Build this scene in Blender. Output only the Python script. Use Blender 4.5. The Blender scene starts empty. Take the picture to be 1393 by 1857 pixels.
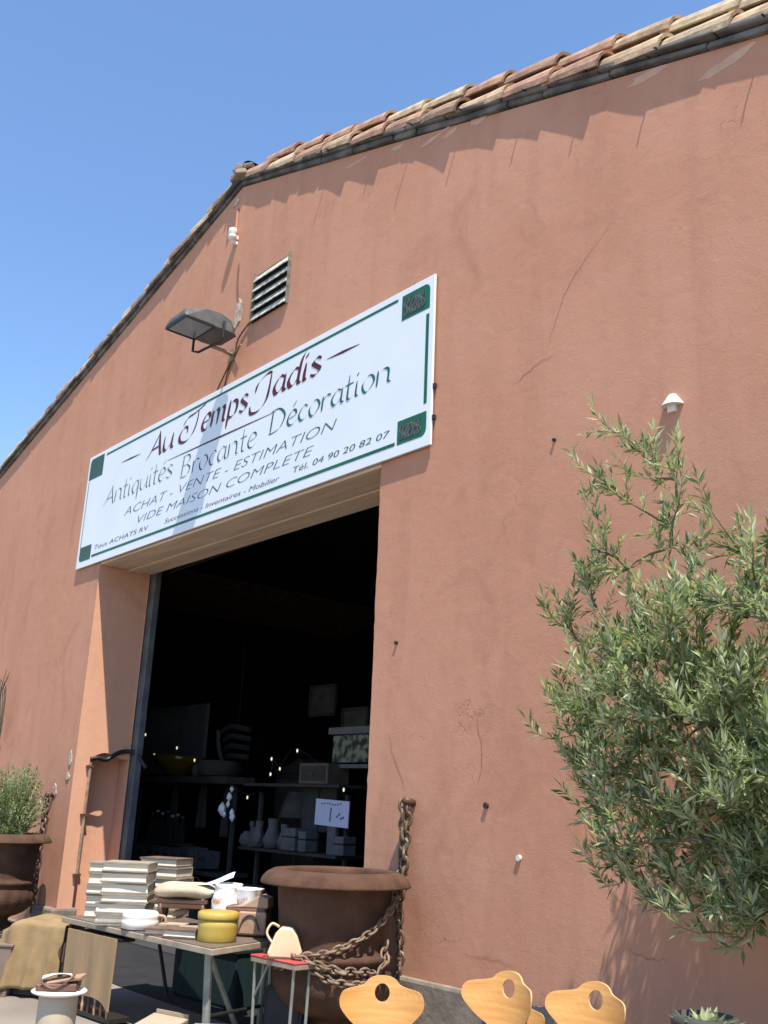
import bpy, bmesh, math, random
from mathutils import Vector, Matrix, Euler
R = math.radians
random.seed(7)
scene = bpy.context.scene
col = scene.collection

# ------------------------------------------------------------------ camera, world, sun, exposure
cam_d = bpy.data.cameras.new('camera')
cam = bpy.data.objects.new('camera', cam_d); col.objects.link(cam)
CX = Vector((0.652, 0.757, 0.041)).normalized()
F_ = Vector((-0.733, 0.616, 0.288)).normalized()
CZ = -F_
CX = (CX - CX.dot(CZ) * CZ).normalized()
CY = CZ.cross(CX)
m4 = Matrix((CX, CY, CZ)).transposed().to_4x4()
m4.translation = Vector((0, -5.4909, 1.6))
cam.matrix_world = m4
cam_d.sensor_fit = 'VERTICAL'; cam_d.sensor_height = 36.0
cam_d.lens = 36.0 * 1787.4 / 1857.0
cam_d.clip_start = 0.05; cam_d.clip_end = 500
scene.camera = cam

SUN = Vector((-0.41, 0.197, -1.0)).normalized()          # direction the light travels
elev = math.asin(-SUN.z)
world = bpy.data.worlds.new('World'); scene.world = world
world.use_nodes = True
wn = world.node_tree.nodes; wl = world.node_tree.links
bg = wn['Background']
sky = wn.new('ShaderNodeTexSky'); sky.sky_type = 'NISHITA'; sky.sun_disc = False
sky.sun_elevation = elev; sky.sun_rotation = math.atan2(-SUN.x, -SUN.y)
sky.altitude = 0; sky.air_density = 1.08; sky.dust_density = 0.1; sky.ozone_density = 6.0
bg.inputs['Strength'].default_value = 0.128
wl.new(sky.outputs['Color'], bg.inputs['Color'])
sun_d = bpy.data.lights.new('sun', 'SUN'); sun_d.energy = 4.1; sun_d.angle = R(0.5)
sun_d.color = (1.0, 0.93, 0.82)
sun = bpy.data.objects.new('sun', sun_d); col.objects.link(sun)
sun.rotation_euler = SUN.to_track_quat('-Z', 'Y').to_euler(); sun.location = (5, -10, 20)
vs = scene.view_settings
vs.view_transform = 'Standard'; vs.look = 'None'; vs.exposure = 1.0; vs.gamma = 1.0
vs.use_curve_mapping = False
scene.cycles.max_bounces = 8

# ------------------------------------------------------------------ helpers
def tag(o, label=None, cat=None, group=None, kind=None):
    if label: o['label'] = label
    if cat: o['category'] = cat
    if group: o['group'] = group
    if kind: o['kind'] = kind
    return o

def thing(name, label, cat, loc=(0, 0, 0), rz=0, group=None):
    o = bpy.data.objects.new(name, None); col.objects.link(o)
    o.location = loc; o.rotation_euler = (0, 0, rz); o.empty_display_size = 0.1
    return tag(o, label, cat, group)

def copy_tree(o, parent=None):
    c = o.copy(); col.objects.link(c)
    if parent: c.parent = parent
    for ch in list(o.children): copy_tree(ch, c)
    return c

class MB:
    def __init__(s): s.bm = bmesh.new(); s.mi = 0
    def _f(s, vs_):
        try:
            f = s.bm.faces.new(vs_); f.material_index = s.mi; return f
        except ValueError: return None
    def poly(s, pts):
        return s._f([s.bm.verts.new(p) for p in pts])
    def box(s, c, d, rz=0, M=None, jit=0, taper=None):
        hx, hy, hz = d[0] / 2, d[1] / 2, d[2] / 2
        T = M if M is not None else Matrix.Rotation(rz, 4, 'Z')
        v = []
        for z in (-1, 1):
            k = taper if (taper and z > 0) else 1
            for x, y in ((-1, -1), (1, -1), (1, 1), (-1, 1)):
                p = T @ Vector((x * hx * k + random.uniform(-jit, jit), y * hy * k + random.uniform(-jit, jit), z * hz + random.uniform(-jit, jit)))
                v.append(s.bm.verts.new(p + Vector(c)))
        for q in ((3, 2, 1, 0), (4, 5, 6, 7), (0, 1, 5, 4), (1, 2, 6, 5), (2, 3, 7, 6), (3, 0, 4, 7)):
            s._f([v[i] for i in q])
        return v
    def tube(s, pts, r, n=8, closed=False, cap=True):
        pts = [Vector(p) for p in pts]; N = len(pts)
        rs = r if isinstance(r, (list, tuple)) else [r] * N
        rings = []; up = None
        for i, p in enumerate(pts):
            if closed: t = pts[(i + 1) % N] - pts[i - 1]
            else: t = pts[min(i + 1, N - 1)] - pts[max(i - 1, 0)]
            if t.length < 1e-9: t = Vector((0, 0, 1))
            t.normalize()
            if up is None:
                up = Vector((0, 0, 1)) if abs(t.z) < .9 else Vector((1, 0, 0))
            a = t.cross(up)
            if a.length < 1e-6: a = t.orthogonal()
            a.normalize(); b = a.cross(t); up = b
            rings.append([s.bm.verts.new(p + (a * math.cos(2 * math.pi * k / n) + b * math.sin(2 * math.pi * k / n)) * rs[i]) for k in range(n)])
        for i in range(N if closed else N - 1):
            A, B = rings[i], rings[(i + 1) % N]
            for k in range(n): s._f((A[k], A[(k + 1) % n], B[(k + 1) % n], B[k]))
        if cap and not closed:
            s._f(rings[0][::-1]); s._f(rings[-1])
    def lathe(s, prof, n=48, c=(0, 0, 0), mod=None):
        c = Vector(c); rings = []
        for (r, z) in prof:
            ring = []
            for k in range(n):
                a = 2 * math.pi * k / n
                rr = mod(r, z, a) if mod else r
                ring.append(s.bm.verts.new(c + Vector((rr * math.cos(a), rr * math.sin(a), z))))
            rings.append(ring)
        for A, B in zip(rings, rings[1:]):
            for k in range(n): s._f((A[k], A[(k + 1) % n], B[(k + 1) % n], B[k]))
        s._f(rings[0][::-1]); s._f(rings[-1])
    def prism(s, pts, depth, M=Matrix.Identity(4)):
        """2D outline in local x,z; extruded along local y by depth"""
        A = [s.bm.verts.new(M @ Vector((p[0], 0, p[1]))) for p in pts]
        B = [s.bm.verts.new(M @ Vector((p[0], depth, p[1]))) for p in pts]
        s._f(A); s._f(B[::-1]); n = len(pts)
        for i in range(n): s._f((A[i], B[i], B[(i + 1) % n], A[(i + 1) % n]))
    def grid(s, fn, nu, nv):
        g = [[s.bm.verts.new(fn(i / nu, j / nv)) for i in range(nu + 1)] for j in range(nv + 1)]
        for j in range(nv):
            for i in range(nu): s._f((g[j][i], g[j][i + 1], g[j + 1][i + 1], g[j + 1][i]))
        return g
    def islands(s):
        """one MB per connected piece"""
        s.bm.verts.index_update(); seen = set(); out = []
        for v in list(s.bm.verts):
            if v in seen: continue
            st = [v]; comp = {v}
            while st:
                q = st.pop()
                for e in q.link_edges:
                    w_ = e.other_vert(q)
                    if w_ not in comp: comp.add(w_); st.append(w_)
            seen |= comp; nb = MB(); mp = {q: nb.bm.verts.new(q.co) for q in comp}
            fs_ = {f for q in comp for f in q.link_faces}
            for f in fs_:
                nf = nb._f([mp[q] for q in f.verts])
                if nf: nf.material_index = f.material_index
            out.append(nb)
        s.bm.free(); return out
    def build(s, name, mats, parent=None, smooth=False, bevel=0, sub=0, solid=0, normals=True, seg=2, split=False):
        if split:
            return [q.build(name, mats, parent, smooth, bevel, sub, solid, normals, seg) for q in s.islands()][0]
        if normals: bmesh.ops.recalc_face_normals(s.bm, faces=s.bm.faces)
        me = bpy.data.meshes.new(name); s.bm.to_mesh(me); s.bm.free()
        for m in (mats if isinstance(mats, (list, tuple)) else [mats]): me.materials.append(m)
        if smooth:
            for p in me.polygons: p.use_smooth = True
        o = bpy.data.objects.new(name, me); col.objects.link(o)
        if parent: o.parent = parent
        if solid:
            md = o.modifiers.new('solid', 'SOLIDIFY'); md.thickness = solid; md.offset = 0
        if bevel:
            md = o.modifiers.new('bevel', 'BEVEL'); md.width = bevel; md.segments = seg; md.limit_method = 'ANGLE'; md.angle_limit = R(35)
        if sub:
            md = o.modifiers.new('sub', 'SUBSURF'); md.levels = sub; md.render_levels = sub
        return o

def catmull(pts, k=6, closed=False):
    pts = [Vector(p) for p in pts]; out = []; n = len(pts)
    rng = range(n) if closed else range(n - 1)
    for i in rng:
        if closed: p0, p1, p2, p3 = pts[i - 1], pts[i], pts[(i + 1) % n], pts[(i + 2) % n]
        else: p0, p1, p2, p3 = pts[max(i - 1, 0)], pts[i], pts[i + 1], pts[min(i + 2, n - 1)]
        for j in range(k):
            t = j / k
            out.append(0.5 * ((2 * p1) + (p2 - p0) * t + (2 * p0 - 5 * p1 + 4 * p2 - p3) * t * t + (3 * p1 - p0 - 3 * p2 + p3) * t ** 3))
    if not closed: out.append(pts[-1])
    return out

# ------------------------------------------------------------------ materials
def new_mat(name):
    m = bpy.data.materials.new(name); m.use_nodes = True
    nt = m.node_tree; b = nt.nodes['Principled BSDF']
    return m, nt, b

def mat(name, c, rough=.7, c2=None, scale=6, metal=0, bump=0, bscale=40, stretch=(1, 1, 1), lo=.35, hi=.65, spec=.4, detail=6):
    """two-tone noise material with bump"""
    m, nt, b = new_mat(name); N = nt.nodes.new; L = nt.links.new
    b.inputs['Roughness'].default_value = rough; b.inputs['Metallic'].default_value = metal
    b.inputs['Specular IOR Level'].default_value = spec
    tc = N('ShaderNodeTexCoord'); mp = N('ShaderNodeMapping'); mp.inputs['Scale'].default_value = stretch
    L(tc.outputs['Object'], mp.inputs['Vector'])
    if c2 is None: c2 = tuple(x * .8 for x in c)
    no = N('ShaderNodeTexNoise'); no.inputs['Scale'].default_value = scale; no.inputs['Detail'].default_value = detail
    L(mp.outputs['Vector'], no.inputs['Vector'])
    mr = N('ShaderNodeMapRange'); mr.inputs['From Min'].default_value = lo; mr.inputs['From Max'].default_value = hi
    L(no.outputs['Fac'], mr.inputs['Value'])
    mx = N('ShaderNodeMix'); mx.data_type = 'RGBA'
    mx.inputs['A'].default_value = (*c, 1); mx.inputs['B'].default_value = (*c2, 1)
    L(mr.outputs['Result'], mx.inputs['Factor']); L(mx.outputs['Result'], b.inputs['Base Color'])
    if bump:
        n2 = N('ShaderNodeTexNoise'); n2.inputs['Scale'].default_value = bscale; n2.inputs['Detail'].default_value = 4
        L(mp.outputs['Vector'], n2.inputs['Vector'])
        bp = N('ShaderNodeBump'); bp.inputs['Strength'].default_value = bump; bp.inputs['Distance'].default_value = .01
        L(n2.outputs['Fac'], bp.inputs['Height']); L(bp.outputs['Normal'], b.inputs['Normal'])
    return m

def plaster(name, base, light, dark):
    m, nt, b = new_mat(name); N = nt.nodes.new; L = nt.links.new
    b.inputs['Roughness'].default_value = .92; b.inputs['Specular IOR Level'].default_value = .15
    tc = N('ShaderNodeTexCoord')
    def noise(scale, detail=6, st=(1, 1, 1), rough=.55, dist=0):
        mp = N('ShaderNodeMapping'); mp.inputs['Scale'].default_value = st
        L(tc.outputs['Object'], mp.inputs['Vector'])
        n = N('ShaderNodeTexNoise'); n.inputs['Scale'].default_value = scale; n.inputs['Detail'].default_value = detail
        n.inputs['Roughness'].default_value = rough; n.inputs['Distortion'].default_value = dist
        L(mp.outputs['Vector'], n.inputs['Vector']); return n.outputs['Fac'], mp.outputs['Vector']
    def rng(v, a, c, lo=0, hi=1):
        r = N('ShaderNodeMapRange'); r.inputs['From Min'].default_value = a; r.inputs['From Max'].default_value = c
        r.inputs['To Min'].default_value = lo; r.inputs['To Max'].default_value = hi
        L(v, r.inputs['Value']); return r.outputs['Result']
    def mix(fac, A, B, blend='MIX'):
        x = N('ShaderNodeMix'); x.data_type = 'RGBA'; x.blend_type = blend
        if isinstance(fac, float): x.inputs['Factor'].default_value = fac
        else: L(fac, x.inputs['Factor'])
        for k, v in (('A', A), ('B', B)):
            if isinstance(v, tuple): x.inputs[k].default_value = (*v, 1)
            else: L(v, x.inputs[k])
        return x.outputs['Result']
    def mul(a, c):
        x = N('ShaderNodeMath'); x.operation = 'MULTIPLY'
        L(a, x.inputs[0])
        if isinstance(c, float): x.inputs[1].default_value = c
        else: L(c, x.inputs[1])
        return x.outputs[0]
    big, _ = noise(.55, 5, (1, 1, .7), .6, .4)
    c = mix(rng(big, .32, .70), base, light)
    streak, _ = noise(1.6, 6, (1.6, 1.6, .22), .6, .3)                 # rain streaks
    c = mix(mul(rng(streak, .48, .76), .5), c, dark)
    med, _ = noise(3.2, 8, (1, 1, 1), .65, .6)
    c = mix(mul(rng(med, .50, .70), .6), c, light)
    blot, _ = noise(1.1, 7, (1, 1, .8), .7, 1.0)
    c = mix(mul(rng(blot, .56, .70), .55), c, dark)
    fine, _ = noise(38, 5, (1, 1, 1), .7)
    c = mix(mul(rng(fine, .55, .8), .22), c, dark)
    # hairline cracks, only where a broad mask lets them show
    warp = N('ShaderNodeTexNoise'); warp.inputs['Scale'].default_value = 5; warp.inputs['Detail'].default_value = 5
    L(tc.outputs['Object'], warp.inputs['Vector'])
    va = N('ShaderNodeVectorMath'); va.operation = 'MULTIPLY_ADD'
    L(warp.outputs['Color'], va.inputs[0]); va.inputs[1].default_value = (.5, .5, .5); L(tc.outputs['Object'], va.inputs[2])
    def cracks(scale, w):
        vo = N('ShaderNodeTexVoronoi'); vo.feature = 'DISTANCE_TO_EDGE'; vo.inputs['Scale'].default_value = scale
        L(va.outputs[0], vo.inputs['Vector']); return rng(vo.outputs['Distance'], 0.0, w, 1, 0)
    mask, _ = noise(.8, 4, (1, 1, 1), .6); mask2, _ = noise(2.3, 3)
    ck = mul(mul(cracks(1.1, .006), rng(mask, .52, .60)), rng(mask2, .45, .6))
    ck2 = mul(mul(cracks(5.5, .03), rng(mask2, .54, .66)), .55)
    c = mix(mul(ck, .6), c, tuple(x * .45 for x in dark)); c = mix(mul(ck2, .45), c, dark)
    # specks and small chips
    vs_ = N('ShaderNodeTexVoronoi'); vs_.inputs['Scale'].default_value = 9; vs_.inputs['Randomness'].default_value = 1
    L(tc.outputs['Object'], vs_.inputs['Vector'])
    sp = mul(rng(vs_.outputs['Distance'], .05, .09, 1, 0), rng(mask2, .5, .6))
    c = mix(mul(sp, .5), c, dark)
    L(c, b.inputs['Base Color'])
    h1, _ = noise(70, 4); h2, _ = noise(6, 6, (1, 1, 1), .6, .5)
    ad = N('ShaderNodeMath'); ad.operation = 'MULTIPLY_ADD'
    L(h2, ad.inputs[0]); ad.inputs[1].default_value = 3.0; L(h1, ad.inputs[2])
    sb = N('ShaderNodeMath'); sb.operation = 'SUBTRACT'; L(ad.outputs[0], sb.inputs[0]); L(mul(ck, 1.5), sb.inputs[1])
    bp = N('ShaderNodeBump'); bp.inputs['Strength'].default_value = .22; bp.inputs['Distance'].default_value = .006
    L(sb.outputs[0], bp.inputs['Height']); L(bp.outputs['Normal'], b.inputs['Normal'])
    return m

WALL = plaster('terracotta_render', (.468, .224, .138), (.525, .270, .178), (.375, .178, .110))
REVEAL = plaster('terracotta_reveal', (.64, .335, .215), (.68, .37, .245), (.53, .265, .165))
STONE = mat('plinth_cement', (.25, .205, .165), .95, (.16, .132, .108), 5, bump=.6, bscale=25)
SLATE = mat('weathered_eave_stone', (.17, .155, .14), .95, (.07, .065, .06), 4, bump=.7, bscale=14, lo=.4, hi=.6)
def tile_mat(name, a, b_):
    return mat(name, tuple(x * 1.0 for x in a), .93, tuple(x * .62 for x in b_), 7, bump=.6, bscale=22, lo=.38, hi=.74, detail=10)
TILES = [tile_mat('clay_tile_buff', (.52, .37, .23), (.36, .23, .15)), tile_mat('clay_tile_pink', (.46, .27, .18), (.33, .19, .13)),
         tile_mat('clay_tile_pale', (.56, .43, .28), (.38, .28, .18)), tile_mat('clay_tile_brown', (.34, .21, .14), (.22, .15, .11))]
SOFFIT = mat('lintel_boards', (.66, .53, .40), .85, (.52, .41, .30), 2.2, bump=.3, bscale=18, stretch=(.5, 4, 4))
CONC = mat('forecourt_concrete', (.235, .20, .165), .93, (.185, .155, .128), 1.4, bump=.4, bscale=60)
FRAME = mat('grey_door_steel', (.13, .14, .145), .5, (.08, .085, .09), 4)
DARK = mat('shaded_interior_wall', (.022, .021, .021), .95, (.012, .012, .012), 2)  # shop shade put into the near-black wall and floor colours
DARKFL = mat('shaded_shop_floor', (.045, .045, .048), .8, (.03, .03, .032), 2)
WHITE = mat('sign_white', (.72, .755, .78), .45, (.69, .73, .76), 2)
GREEN = mat('sign_green', (.006, .12, .055), .45, (.004, .085, .04), 3)
BLACKGREEN = mat('sign_dark_pattern', (.02, .028, .024), .6, (.06, .085, .07), 60, stretch=(1, 1, .35), lo=.48, hi=.52)
REDINK = mat('sign_dark_red', (.11, .004, .012), .5, (.06, .003, .01), 8)
TEAL = mat('sign_teal', (.006, .115, .125), .5, (.01, .075, .085), 3)
INK = mat('sign_grey_ink', (.035, .05, .055), .5, (.06, .08, .085), 5)
LAMPGREY = mat('floodlight_grey', (.085, .085, .082), .55, (.06, .06, .058), 8)
LAMPGLASS = mat('floodlight_lens', (.17, .165, .155), .25, (.13, .125, .12), 6)
BLACK = mat('black_iron', (.012, .012, .012), .5, (.02, .018, .016), 10)
LOUVRE = mat('louvre_weathered', (.50, .50, .43), .8, (.12, .12, .10), 14, lo=.46, hi=.68)
PORC = mat('white_ceramic', (.82, .78, .72), .35, (.72, .66, .6), 8)
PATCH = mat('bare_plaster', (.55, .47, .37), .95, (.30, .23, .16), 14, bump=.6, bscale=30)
RUST = mat('rusted_cast_iron', (.112, .055, .032), .92, (.055, .029, .019), 6, bump=.55, bscale=55, lo=.3, hi=.7, spec=.3)
CHAIN = mat('rusty_chain', (.27, .19, .125), .8, (.12, .075, .05), 25, bump=.3)
CHAIND = mat('dark_rusty_chain', (.11, .072, .045), .75, (.30, .23, .16), 22, lo=.5, hi=.7)
WOODY = mat('chair_plywood', (.60, .325, .10), .42, (.47, .225, .06), 3.0, stretch=(1.5, 1, 16), spec=.5, lo=.3, hi=.7, detail=9)
WOODY2 = mat('chair_plywood_edge', (.62, .42, .22), .6, (.45, .28, .13), 20)
BLUE = mat('blue_tube_paint', (.025, .085, .24), .35, (.02, .06, .18), 6)
TABLETOP = mat('table_top_laminate', (.15, .115, .09), .45, (.11, .085, .068), 3)
TABLEEDGE = mat('table_edge_wood', (.36, .29, .21), .6, (.24, .19, .14), 9)
TUBE = mat('grey_tube_steel', (.30, .32, .28), .4, (.2, .21, .19), 8, metal=.3)
PAGES = mat('book_pages', (.68, .62, .50), .9, (.55, .49, .38), 60, stretch=(.2, .2, 6))
COVERS = [mat('book_cover_grey', (.27, .245, .21), .8, (.20, .18, .15), 10), mat('book_cover_tan', (.34, .28, .20), .8, (.25, .20, .14), 10),
          mat('book_cover_brown', (.16, .10, .07), .75, (.10, .065, .045), 10)]
YELLOW = mat('yellow_tin', (.42, .30, .06), .5, (.36, .25, .045), 6)
CREAM = mat('cream_leather', (.72, .56, .36), .5, (.62, .45, .27), 6)
LEATHER = mat('brown_leather', (.17, .085, .052), .5, (.11, .055, .035), 8, bump=.3)
LEATHER2 = mat('pale_leather', (.42, .27, .18), .55, (.34, .21, .135), 8, bump=.2)
DKWOOD = mat('dark_wood', (.13, .062, .032), .5, (.07, .035, .02), 4, stretch=(1, 1, 6))
LINEN = mat('linen_cushion', (.50, .41, .29), .9, (.40, .32, .22), 9, bump=.3)
JUG = mat('white_glaze_rust', (.80, .80, .80), .3, (.55, .22, .08), 9, lo=.52, hi=.64)
BLUEPAPER = mat('pale_blue_paper', (.55, .70, .85), .8, (.7, .8, .88), 5)
PAPER = mat('white_paper', (.80, .79, .76), .9, (.72, .71, .68), 6)
CLOTH = mat('mustard_cloth', (.29, .195, .095), .95, (.22, .148, .07), 8, bump=.35, bscale=90)
PANEL = mat('tan_canvas', (.33, .220, .115), .9, (.29, .190, .098), 3, stretch=(4, 4, .8))
CARD = mat('cardboard', (.40, .31, .22), .9, (.34, .26, .18), 5)
BOXBR = mat('dusty_brown_crate', (.21, .15, .115), .9, (.16, .11, .085), 5)
REDTOP = mat('red_formica', (.55, .085, .075), .35, (.48, .06, .055), 5)
DRUM = mat('beige_drum', (.44, .37, .27), .6, (.38, .31, .22), 4)
TEALBOX = mat('dark_teal_fabric', (.003, .020, .022), .8, (.002, .013, .015), 5, stretch=(6, 6, .5))
def shop(name, v, tint=(1, 1, 1)): return mat(name, tuple(v * t for t in tint), .9, tuple(v * .7 * t for t in tint), 6)  # dimness of the shop put into the colours as low albedo
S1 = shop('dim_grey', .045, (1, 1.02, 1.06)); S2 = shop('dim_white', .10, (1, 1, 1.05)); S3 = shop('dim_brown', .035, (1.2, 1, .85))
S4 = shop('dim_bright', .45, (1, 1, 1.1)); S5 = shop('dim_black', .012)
NOTICE = mat('notice_paper', (.50, .50, .66), .9, (.47, .47, .62), 4)

def leaf_mat(name, top, under):
    m, nt, b = new_mat(name); N = nt.nodes.new; L = nt.links.new
    b.inputs['Roughness'].default_value = .5; b.inputs['Specular IOR Level'].default_value = .35
    g = N('ShaderNodeNewGeometry'); mx = N('ShaderNodeMix'); mx.data_type = 'RGBA'
    mx.inputs['A'].default_value = (*top, 1); mx.inputs['B'].default_value = (*under, 1)
    L(g.outputs['Backfacing'], mx.inputs['Factor']); L(mx.outputs['Result'], b.inputs['Base Color'])
    tr = N('ShaderNodeBsdfTranslucent'); tr.inputs['Color'].default_value = (top[0] * 2.0, top[1] * 2.2, top[2] * 1.2, 1)
    ms = N('ShaderNodeMixShader'); ms.inputs['Fac'].default_value = .28
    L(b.outputs['BSDF'], ms.inputs[1]); L(tr.outputs['BSDF'], ms.inputs[2])
    L(ms.outputs['Shader'], nt.nodes['Material Output'].inputs['Surface'])
    return m
LEAVES = [leaf_mat('olive_leaf_green', (.110, .155, .050), (.31, .34, .19)), leaf_mat('olive_leaf_dark', (.058, .098, .030), (.20, .245, .12)),
          leaf_mat('olive_leaf_grey', (.27, .31, .165), (.45, .47, .32)), leaf_mat('olive_leaf_young', (.24, .28, .11), (.40, .43, .27))]
BARK = mat('olive_bark', (.17, .13, .09), .95, (.09, .07, .05), 12, bump=.6, stretch=(1, 1, .3))
STEM = mat('green_stem', (.16, .17, .08), .8, (.11, .11, .06), 12)
PLANTER = mat('grey_planter', (.06, .06, .058), .8, (.04, .04, .039), 8, bump=.3)

# ------------------------------------------------------------------ ground
g = MB(); g.poly([(-80, -80, 0), (80, -80, 0), (80, 80, 0), (-80, 80, 0)])
tag(g.build('ground', CONC), kind='structure')

# ------------------------------------------------------------------ the warehouse
XL, XR = -12.48, -6.60          # door opening
ZL = 4.655                      # lintel soffit
AX, AZ, SL, SR = -9.60, 9.12, .292, .328
WX0, WX1 = -23.0, 2.6
TH = .75
def ztop(x): return AZ - (SL * (AX - x) if x < AX else SR * (x - AX))
bld = thing('warehouse', 'large terracotta rendered gabled warehouse with clay tiled roof and wide open doorway', 'building', (AX, 0, 0))
def P(mb, *a, **k):                 # builds a part of the warehouse whose mesh is written in world coordinates
    bmesh.ops.translate(mb.bm, verts=mb.bm.verts, vec=(-AX, 0, 0))
    return mb.build(*a, parent=bld, **k)
rr = random.Random(3)
jr = []; z = 0.0
while z < ZL - .03:
    jr.append((XR + rr.uniform(-.006, .006), z)); z += rr.uniform(.05, .14)
jr.append((XR, ZL))
w = MB()
NX0, NY0, NZ, ND = XL, .20, 2.08, .30     # notch cut in the left reveal
left_front = [(WX0, 0), (XL, 0), (XL, ZL), (XL, ztop(XL)), (WX0, ztop(WX0))]
w.poly([(x, 0, zz) for x, zz in left_front])
w.poly([(XL, 0, ZL), (XR, 0, ZL), (XR, 0, ztop(XR)), (AX, 0, AZ), (XL, 0, ztop(XL))])
w.poly([(x, 0, zz) for x, zz in jr] + [(XR, 0, ztop(XR)), (WX1, 0, ztop(WX1)), (WX1, 0, 0)])
w.mi = 1
for (xa, za), (xb, zb) in zip(jr, jr[1:]):
    w.poly([(xa, 0, za), (xb, 0, zb), (XR, TH, zb), (XR, TH, za)])
w.poly([(XL, 0, 0), (XL, NY0, 0), (XL, NY0, ZL), (XL, 0, ZL)])          # left reveal, front strip
# back strip above the notch, its lower edge worn in a wave
wav = [(NY0 + (TH - NY0) * t, NZ + .05 * math.sin(t * 5.5 - .3) + .06 * t) for t in [i / 14 for i in range(15)]]
w.poly([(XL, y, zz) for y, zz in wav] + [(XL, TH, ZL), (XL, NY0, ZL)])
for (ya, za), (yb, zb) in zip(wav, wav[1:]):
    w.poly([(XL, ya, za), (XL, yb, zb), (XL - ND, yb, zb), (XL - ND, ya, za)])
w.poly([(XL - ND, y, zz) for y, zz in wav] + [(XL - ND, TH, 0), (XL - ND, NY0, 0)])
w.poly([(XL, NY0, 0), (XL, NY0, wav[0][1]), (XL - ND, NY0, wav[0][1]), (XL - ND, NY0, 0)])
w.poly([(XL - ND, TH, 0), (XL - ND, TH, ZL), (XL + .01, TH, ZL), (XL + .01, TH, 0)])
w.poly([(XL, 0, ZL), (XL, TH, ZL), (XR, TH, ZL), (XR, 0, ZL)])
P(w, 'gable_wall', [WALL, REVEAL], normals=True)
# lintel soffit boards
s = MB(); n = 3
for i, (a, b_, dz) in enumerate(((.0, .40, 0), (.41, .62, -.018), (.63, .76, -.004))):
    s.box(((XL + XR) / 2, (a + b_) / 2 + .005, ZL - .02 + dz), (XR - XL - .01, b_ - a - .004, .036), jit=.002)
P(s, 'lintel', SOFFIT, bevel=.004, split=True)
# plinth
p = MB()
for x0, x1, h0, h1 in ((XR + .0, WX1, .40, .42), ):
    p.prism([(x0, 0.0), (x1, 0.0), (x1, h1), (x0, h0)], .06, Matrix.Translation((0, -.058, 0)))
p.prism([(XL - .62, 0), (XL + .03, 0), (XL + .03, .26), (XL - .62, .26)], .34, Matrix.Translation((0, -.07, 0)))
P(p, 'plinth', STONE, bevel=.03, split=True)
# roof planes
rf = MB()
for sgn, sl, xe in ((-1, SL, WX0 - .3), (1, SR, WX1 + .3)):
    ze = AZ - sl * abs(xe - AX)
    rf.poly([(AX, .12, AZ + .16), (xe, .12, ze + .16), (xe, 22, ze + .16), (AX, 22, AZ + .16)])
roof = P(rf, 'roof', TILES[1])
def slope_frame(sgn):
    sl = SR if sgn > 0 else SL
    d = Vector((sgn, 0, -sl)).normalized(); nrm = Vector((sgn * sl, 0, 1)).normalized()
    return d, nrm, sl
def barrel(mb, o, d, nrm, L, r0, r1, roll, sgn, thick=.022, na=9, span=R(178)):
    side = Vector((0, 1, 0))
    outer = []; inner = []
    bow = random.uniform(-.008, .012)
    for j in range(4):
        t = j / 3; r = r0 + (r1 - r0) * t; ro = []; ri = []
        for k in range(na + 1):
            a = -span / 2 + span * k / na + roll
            dirv = side * math.sin(a) + nrm * math.cos(a)
            c = o + d * (L * t) + nrm * (bow * math.sin(t * math.pi))
            wob = random.uniform(-.002, .002)
            ro.append(mb.bm.verts.new(c + dirv * (r + wob))); ri.append(mb.bm.verts.new(c + dirv * (r - thick)))
        outer.append(ro); inner.append(ri)
    for j in range(3):
        for k in range(na):
            mb._f((outer[j][k], outer[j][k + 1], outer[j + 1][k + 1], outer[j + 1][k]))
            mb._f((inner[j][k], inner[j + 1][k], inner[j + 1][k + 1], inner[j][k + 1]))
        for k in (0, na): mb._f((outer[j][k], outer[j + 1][k], inner[j + 1][k], inner[j][k]))
    for j in (0, 3):
        for k in range(na): mb._f((outer[j][k], outer[j][k + 1], inner[j][k + 1], inner[j][k]))
vt = MB(); ec = MB(); rods = MB()
for sgn in (1, -1):
    d, nrm, sl = slope_frame(sgn)
    base = Vector((AX, 0, AZ))
    length = 12.4 if sgn > 0 else 13.6
    for row, (y, lift, off) in enumerate(((.075, .115, .0), (.20, .33, .5), (.44, .22, .1))):
        t = -.05 + off * .6
        while t < length:
            ex = random.uniform(.54, .64)
            vt.mi = random.choice((0, 0, 2, 2, 1, 1, 3)) if row < 2 else random.choice((1, 3, 0))
            if sgn < 0 and row == 0: vt.mi = random.choice((0, 2, 3, 3))
            o = base + d * t + nrm * (lift + random.uniform(-.008, .012)) + Vector((0, y + random.uniform(-.018, .014), 0))
            dd = (d + nrm * random.uniform(.015, .04) + Vector((0, random.uniform(-.02, .02), 0))).normalized()
            barrel(vt, o, dd, nrm, ex + .09, .125, .160, R(-14) if row == 0 else R(-6), sgn, thick=.026)
            t += ex
    # two stepped courses of grey stone under the tiles
    for k, (yo, z0, th_) in enumerate(((-.068, .072, .052), (-.035, .008, .06))):
        t = random.uniform(-.1, .0)
        while t < length:
            L = random.uniform(.35, .95)
            yy = yo + random.uniform(-.012, .012)
            M = Matrix((d, Vector((0, 1, 0)), nrm)).transposed().to_4x4()
            M = M @ Matrix.Rotation(random.uniform(-.012, .012), 4, 'Y')
            c = base + d * (t + L / 2) + nrm * (z0 + th_ / 2 + random.uniform(-.006, .006)) + Vector((0, (yy + .12) / 2, 0))
            ec.box(c, (L - random.uniform(.004, .02), .12 - yy, th_ * random.uniform(.85, 1.05)), M=M, jit=.008)
            t += L
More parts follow.
